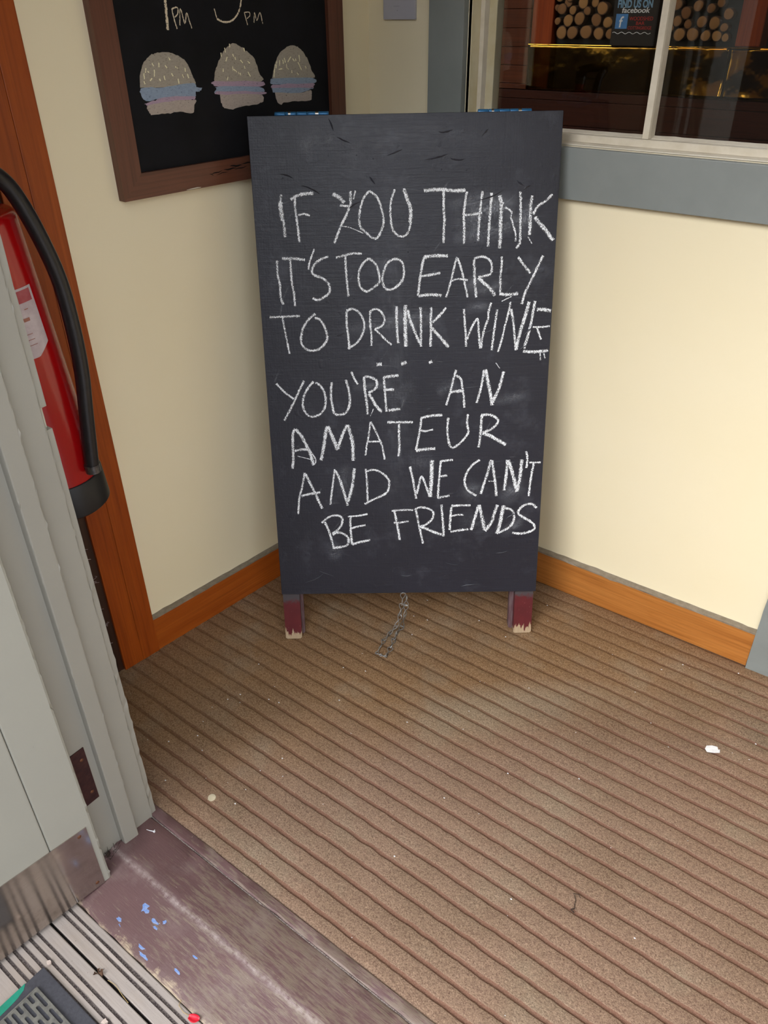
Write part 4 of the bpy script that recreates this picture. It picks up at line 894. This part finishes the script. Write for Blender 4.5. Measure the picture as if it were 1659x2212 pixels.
def bent_text(s_, a0, a1, z0, size, mat, name='lettering'):
    cu = bpy.data.curves.new(name, 'FONT'); cu.body = s_; cu.size = 1; cu.offset = .02
    to = bpy.data.objects.new('tmp', cu); COL.objects.link(to); dg = bpy.context.evaluated_depsgraph_get()
    me = bpy.data.meshes.new_from_object(to.evaluated_get(dg)); bpy.data.objects.remove(to); me.materials.clear(); me.materials.append(mat); me.name = name
    x0_ = min(v.co.x for v in me.vertices); x1_ = max(v.co.x for v in me.vertices)
    for v in me.vertices:
        a = a0 + (a1 - a0) * (v.co.x - x0_) / (x1_ - x0_); v.co = Vector(((R_ + .0015) * cos(a), (R_ + .0015) * sin(a), z0 + v.co.y * size))
    o = bpy.data.objects.new(name, me); COL.objects.link(o); o.parent = lab
bent_text('Chubb', radians(-56), radians(-21), .452, .016, M['label_lip'])
rnd = random.Random(4)
for (a_, z_, w_, h_, mt) in ((-.02, .417, .16, .006, 'label_mark'), (-.25, .412, .10, .007, 'label_red'), (.05, .437, .10, .0015, 'label_mark'), (-.35, .427, .05, .002, 'label_mark'), (-.5, .360, .06, .003, 'hose'), (-.35, .353, .20, .004, 'label_mark'), (-.1, .394, .22, .001, 'label_mark'), (-.1, .384, .25, .001, 'label_mark'), (-.05, .374, .2, .001, 'label_mark')):
    curved('print_mark', a_ - w_ / 2, a_ + w_ / 2, z_, z_ + h_, M[mt], R_ + .0012)
hp = []
H_ = [Vector(p) for p in HOSE]
cm = [EX @ Vector((0, 0, .645)), EX @ Vector((.02, .02, .672))] 
raw = cm + H_
def cat3(P3, k=10):
    Q = [P3[0]] + P3 + [P3[-1]]; out = []
    for i in range(1, len(Q) - 2):
        a, b, c, d = Q[i - 1:i + 3]
        for j in range(k):
            t = j / k; out.append(.5 * ((2 * b) + (c - a) * t + (2 * a - 5 * b + 4 * c - d) * t * t + (3 * b - a - 3 * c + d) * t ** 3))
    out.append(P3[-1]); return out
inv = EX.inverted()
MB().tube([inv @ p for p in cat3(raw)], .0138, 16).build('hose', M['hose'], ex, True)
he = inv @ H_[-1]; he2 = inv @ (H_[-1] + Vector((0, 0, -.014)))
MB().tube([he + Vector((0, 0, .003)), he2], .0148, 18).build('hose_ferrule', M['steel'], ex, True)
_k = MB()
_k.tube([(R_ * cos(a) * 1.03, R_ * sin(a) * 1.03, .064) for a in [x * .1 - .2 for x in range(0, 14)]] , .0012, 6)
_k.build('hose_clip', M['steel'], ex, True)
MB().box(-.112, -.070, -.02, .02, .30, .60, .002).build('wall_bracket', M['steel'], ex)

# ---- pale plate on the right wall ----
wp = MB().box(.0500, .1415, -.0075, 0, 1.4215, 1.545, .0012).build('wall_plate', M['plate']); tag(wp, 'pale grey square plate fixed on the cream wall beside the corner', 'wall plate')
MB().box(.080, .097, -.0078, -.0070, 1.4475, 1.4480).build('faint_mark', M['plate_mark'], wp)
MB().box(.0905, .0920, -.0078, -.0070, 1.4385, 1.4400).build('faint_mark', M['plate_mark'], wp)

# ---- door mat ----
MT = frame((.4190, -1.5490, -.0070), (1, -.006), (.0715, -1.0)); 
dm = empty('doormat', Matrix.Translation((.4190, -1.5490, -.0072)) @ Matrix.Rotation(radians(0), 4, 'Z')); tag(dm, 'black rubber doormat with raised slotted grid and green inlay on the decking', 'doormat')
MB().box(0, .75, -.47, 0, 0, .0055, .0015).build('mat_base', M['rubber'], dm)
def pad():
    mb = MB(); pw, ph = .0445, .0108; x00, y00 = .0262, -.0295; zt_ = .0098; zb_ = .0060
    ncol = 15; nrow = 34
    def cell(cx, cy, w, h):
        L_, r_ = .0155, .0031
        outl = []
        for k in range(16):
            a = pi / 2 + pi * k / 15 if k < 16 else 0
        cap = [(cx - L_ + r_ * cos(a), cy + r_ * sin(a)) for a in [pi / 2 + pi * k / 6 for k in range(7)]] + [(cx + L_ + r_ * cos(a), cy + r_ * sin(a)) for a in [-pi / 2 + pi * k / 6 for k in range(7)]]
        rect = []
        for (px, py) in cap:
            dx, dy = px - cx, py - cy; s = min((w / 2) / abs(dx) if abs(dx) > 1e-9 else 1e9, (h / 2) / abs(dy) if abs(dy) > 1e-9 else 1e9); rect.append((cx + dx * s, cy + dy * s))
        # add corners by snapping the nearest rect points
        for (qx, qy) in ((cx - w / 2, cy + h / 2), (cx - w / 2, cy - h / 2), (cx + w / 2, cy - h / 2), (cx + w / 2, cy + h / 2)):
            j = min(range(len(rect)), key=lambda i: (rect[i][0] - qx) ** 2 + (rect[i][1] - qy) ** 2); rect[j] = (qx, qy)
        A = [mb.bm.verts.new((x, y, zt_)) for x, y in rect]; B = [mb.bm.verts.new((x, y, zt_)) for x, y in cap]; C_ = [mb.bm.verts.new((x, y, zb_)) for x, y in cap]; n_ = len(cap)
        for i in range(n_):
            j = (i + 1) % n_
            mb.bm.faces.new((A[i], A[j], B[j], B[i])); mb.bm.faces.new((B[i], B[j], C_[j], C_[i]))
    for r in range(nrow):
        off = 0 if r % 2 == 0 else .022
        for c in range(ncol + 1):
            cx = x00 + .0222 + c * pw - off
            cell(cx, y00 - ph * (r + .5), pw, ph)
    return mb
pmb = pad()
x00, y00 = .0262, -.0295
for v in pmb.bm.verts:
    v.co.x = min(max(v.co.x, x00), .70); v.co.y = min(max(v.co.y, -.40), y00)
bmesh.ops.dissolve_degenerate(pmb.bm, dist=1e-6, edges=pmb.bm.edges[:])
o = pmb.build('slotted_grid', M['rubber_pad'], dm)
MB().box(x00 - .0012, .702, -.402, y00 + .0012, .0050, .0062).build('grid_floor', M['rubber'], dm)
for (a, b, c_, d_) in ((x00 - .0022, x00 + .0004, -.402, y00 + .0016), (x00 - .0022, .70, y00 - .0004, y00 + .0022)):
    MB().box(a, b, c_, d_, .005, .0108, .0006).build('grid_rim', M['rubber_pad'], dm)
gl_ = MB(); gp = [(-.0003, -.036), (.008, -.044), (.012, -.058), (.0135, -.075), (.014, -.098), (.0130, -.14), (-.0003, -.17)]
gl_.poly([(x, y, .0050) for x, y in gp], (0, 0, .0010)); gl_.build('green_inlay', M['green'], dm)

# ---- litter ----
def blob(name, mat, loc, r, h, seed, n_=9, sxy=(1, 1)):
    rnd = random.Random(seed); mb = MB(); pts = []
    for i in range(n_):
        a = 2 * pi * i / n_; q = r * rnd.uniform(.65, 1.2); pts.append((q * cos(a) * sxy[0], q * sin(a) * sxy[1], 0))
    mb.poly(pts, (0, 0, h)); return mb.build(name, mat, M_=Matrix.Translation(loc))
pc = MB(); pc.poly([(-.016, -.004, 0), (-.012, -.013, 0), (.004, -.011, 0), (.016, -.007, 0), (.017, .002, 0), (.013, .001, 0), (.012, .009, 0), (.000, .0100, 0), (-.012, .006, 0)], (0, 0, .0007))
o = pc.build('paper_scrap', M['paper'], M_=Matrix.Translation((1.2326, -.3426, .002)) @ Matrix.Rotation(radians(20), 4, 'Z')); tag(o, 'torn white paper scrap on the carpet', 'litter')
o = MB().lathe([(0, .0022), (.006, .0022), (.0085, .0016), (.0090, 0)], 28).build('plastic_disc', M['plastic'], None, True, Matrix.Translation((.3985, -1.1214, .0015))); tag(o, 'small round milky plastic disc on the carpet by the sill', 'litter')
mb = MB(); mb.tube([(0, 0, .002), (.008, .003, .002), (.016, .006, .003)], [.0006, .0009, .0012], 6); mb.tube([(.016, .006, .003), (.019, .0065, .003)], .0022, 8); mb.tube([(.0165, .0065, .003), (.0150, .0095, .003)], .0012, 6)
o = mb.build('white_plastic_pin', M['paper'], None, True, Matrix.Translation((.3490, -1.2590, .003))); tag(o, 'tiny white pin shaped scrap on the maroon sill', 'litter')
pt = MB(); P_ = []
g_ = []
for i in range(7):
    row = []
    for j in range(5):
        u_ = i / 6 - .5; v_ = j / 4 - .5
        w_ = .9 - 1.0 * u_ * u_ * 2
        row.append(pt.bm.verts.new((u_ * .020, v_ * .016 * w_, .001 + .012 * v_ * v_ + .010 * u_ * u_)))
    g_.append(row)
for i in range(6):
    for j in range(4): pt.bm.faces.new((g_[i][j], g_[i + 1][j], g_[i + 1][j + 1], g_[i][j + 1]))
o = pt.build('petal', M['petal'], None, True, Matrix.Translation((.7029, -1.4440, -.0075)) @ Matrix.Rotation(.4, 4, 'Z')); s_ = o.modifiers.new('t', 'SOLIDIFY'); s_.thickness = .0006
tag(o, 'bright red curled petal beside the sill on the decking', 'petal')
mb = MB(); mb.tube([(0, 0, .002), (.004, -.006, .003), (.006, -.016, .0025), (.009, -.022, .002)], .0007, 5); mb.tube([(0, 0, .002), (-.006, .004, .002), (.004, .008, .003), (.009, .004, .002)], .0007, 5); mb.tube([(.009, -.022, .002), (.004, -.028, .002), (.012, -.030, .002)], .0013, 5)
o = mb.build('twig', M['twig'], None, True, Matrix.Translation((1.134, -.860, .0015))); tag(o, 'thin black twig lying across the carpet ribs', 'twig')
def leafscrap(loc, s_, lab):
    mb = MB(); rnd = random.Random(3)
    for k in range(7):
        a = rnd.uniform(0, 6.28); mb.poly([(0, 0, .001 * k), (cos(a) * s_, sin(a) * s_, .002), (cos(a + .5) * s_ * .8, sin(a + .5) * s_ * .8, .001 * k + .003)], (0, 0, .0005))
    o = mb.build('dry_leaf', M['leaf'], M_=Matrix.Translation(loc)); tag(o, lab, 'leaf')
leafscrap((.5075, -1.4960, -.0082), .010, 'crumpled brown dry leaf at the deck board gap')
def needle(p, lab, r=.0005):
    o = MB().tube([Vector(q) - Vector(p[0]) for q in p], r, 5).build('pine_needle', M['straw'], None, True, Matrix.Translation(p[0])); tag(o, lab, 'needle')
needle([(.530, -1.4930, -.006), (.548, -1.4900, -.0065), (.572, -1.4935, -.0075), (.590, -1.4950, -.007)], 'long dry straw needle lying along the deck gap')
needle([(.660, -1.4360, -.0075), (.664, -1.4450, -.007), (.680, -1.4480, -.006), (.697, -1.4440, -.007)], 'dry bent needle beside the red petal')
o = blob('pebble', M['pebble'], (.4190, -1.5390, -.0072), .0042, .004, 5); tag(o, 'pale chip of debris at the mat corner', 'debris')
o = blob('pebble', M['pebble'], (.5830, -1.5390, -.0075), .0052, .004, 8); tag(o, 'pale pink pebble on the decking at the bottom edge', 'debris')
mb = MB(); rnd = random.Random(6)
for i in range(34):
    a = rnd.uniform(0, 6.28); L_ = rnd.uniform(.010, .028); x0_ = rnd.gauss(0, .004); y0_ = rnd.gauss(0, .009)
    mb.tube([(x0_, y0_, 0), (x0_ + L_ * .35 * cos(a), y0_ + L_ * .4 * sin(a), L_ * .5), (x0_ + L_ * .5 * cos(a), y0_ + L_ * .7 * sin(a), L_ * rnd.uniform(.3, 1.0))], [.0005, .0004, .0002], 4)
o = mb.build('bristle_tuft', M['twig'], M_=Matrix.Translation((.339, -1.338, .008))); tag(o, 'dark grime and bristles under the hinge side of the grey jamb', 'debris')
sb_ = ts.children[1]
for (x_, y_, r_, sd_, st_) in ((.4817, -1.3662, .0100, 1, (.7, 1.2)), (.490, -1.372, .006, 4, (1.3, .8)), (.5180, -1.3760, .0060, 2, (1.5, .6)), (.528, -1.383, .005, 7, (1.4, .5)), (.535, -1.366, .004, 3, (1, 1)), (.4590, -1.4120, .006, 5, (1.5, .5)), (.472, -1.418, .0045, 6, (2, .4)), (.5330, -1.4200, .006, 8, (1.4, .6)), (.548, -1.428, .006, 9, (2.2, .5)), (.62, -1.41, .005, 10, (1.6, .5)), (.6300, -1.375, .004, 12, (1.6, .5))):
    # height of the sill surface at y
    yy = y_; zs_ = [(-1.3225, .0145), (-1.330, .0125), (-1.350, .0075), (-1.385, .0010), (-1.415, -.0030), (-1.434, -.0065)]
    for (a, za), (b, zb2) in zip(zs_, zs_[1:]):
        if b <= yy <= a: zz = za + (zb2 - za) * (a - yy) / (a - b)
    q = blob('paint_splash', M['blue_paint'], (x_, y_, zz + .0002), r_, .0006, sd_, 13, st_); q.parent = ts; q['label'] = 'blue paint splash'
# pale crumbs scattered over the carpet, beyond counting
mb = MB(); rnd = random.Random(21)
for i in range(140):
    x = rnd.uniform(.15, 2.0); y = rnd.uniform(-1.18, -.05); r = rnd.choice((.0006, .0008, .0011, .0016))
    bmesh.ops.create_icosphere(mb.bm, subdivisions=1, radius=r, matrix=Matrix.Translation((x, y, .0010)) @ Matrix.Diagonal((1.4, 1, .6, 1)))
tag(mb.build('crumbs', M['paper'], CARPET), kind='stuff')
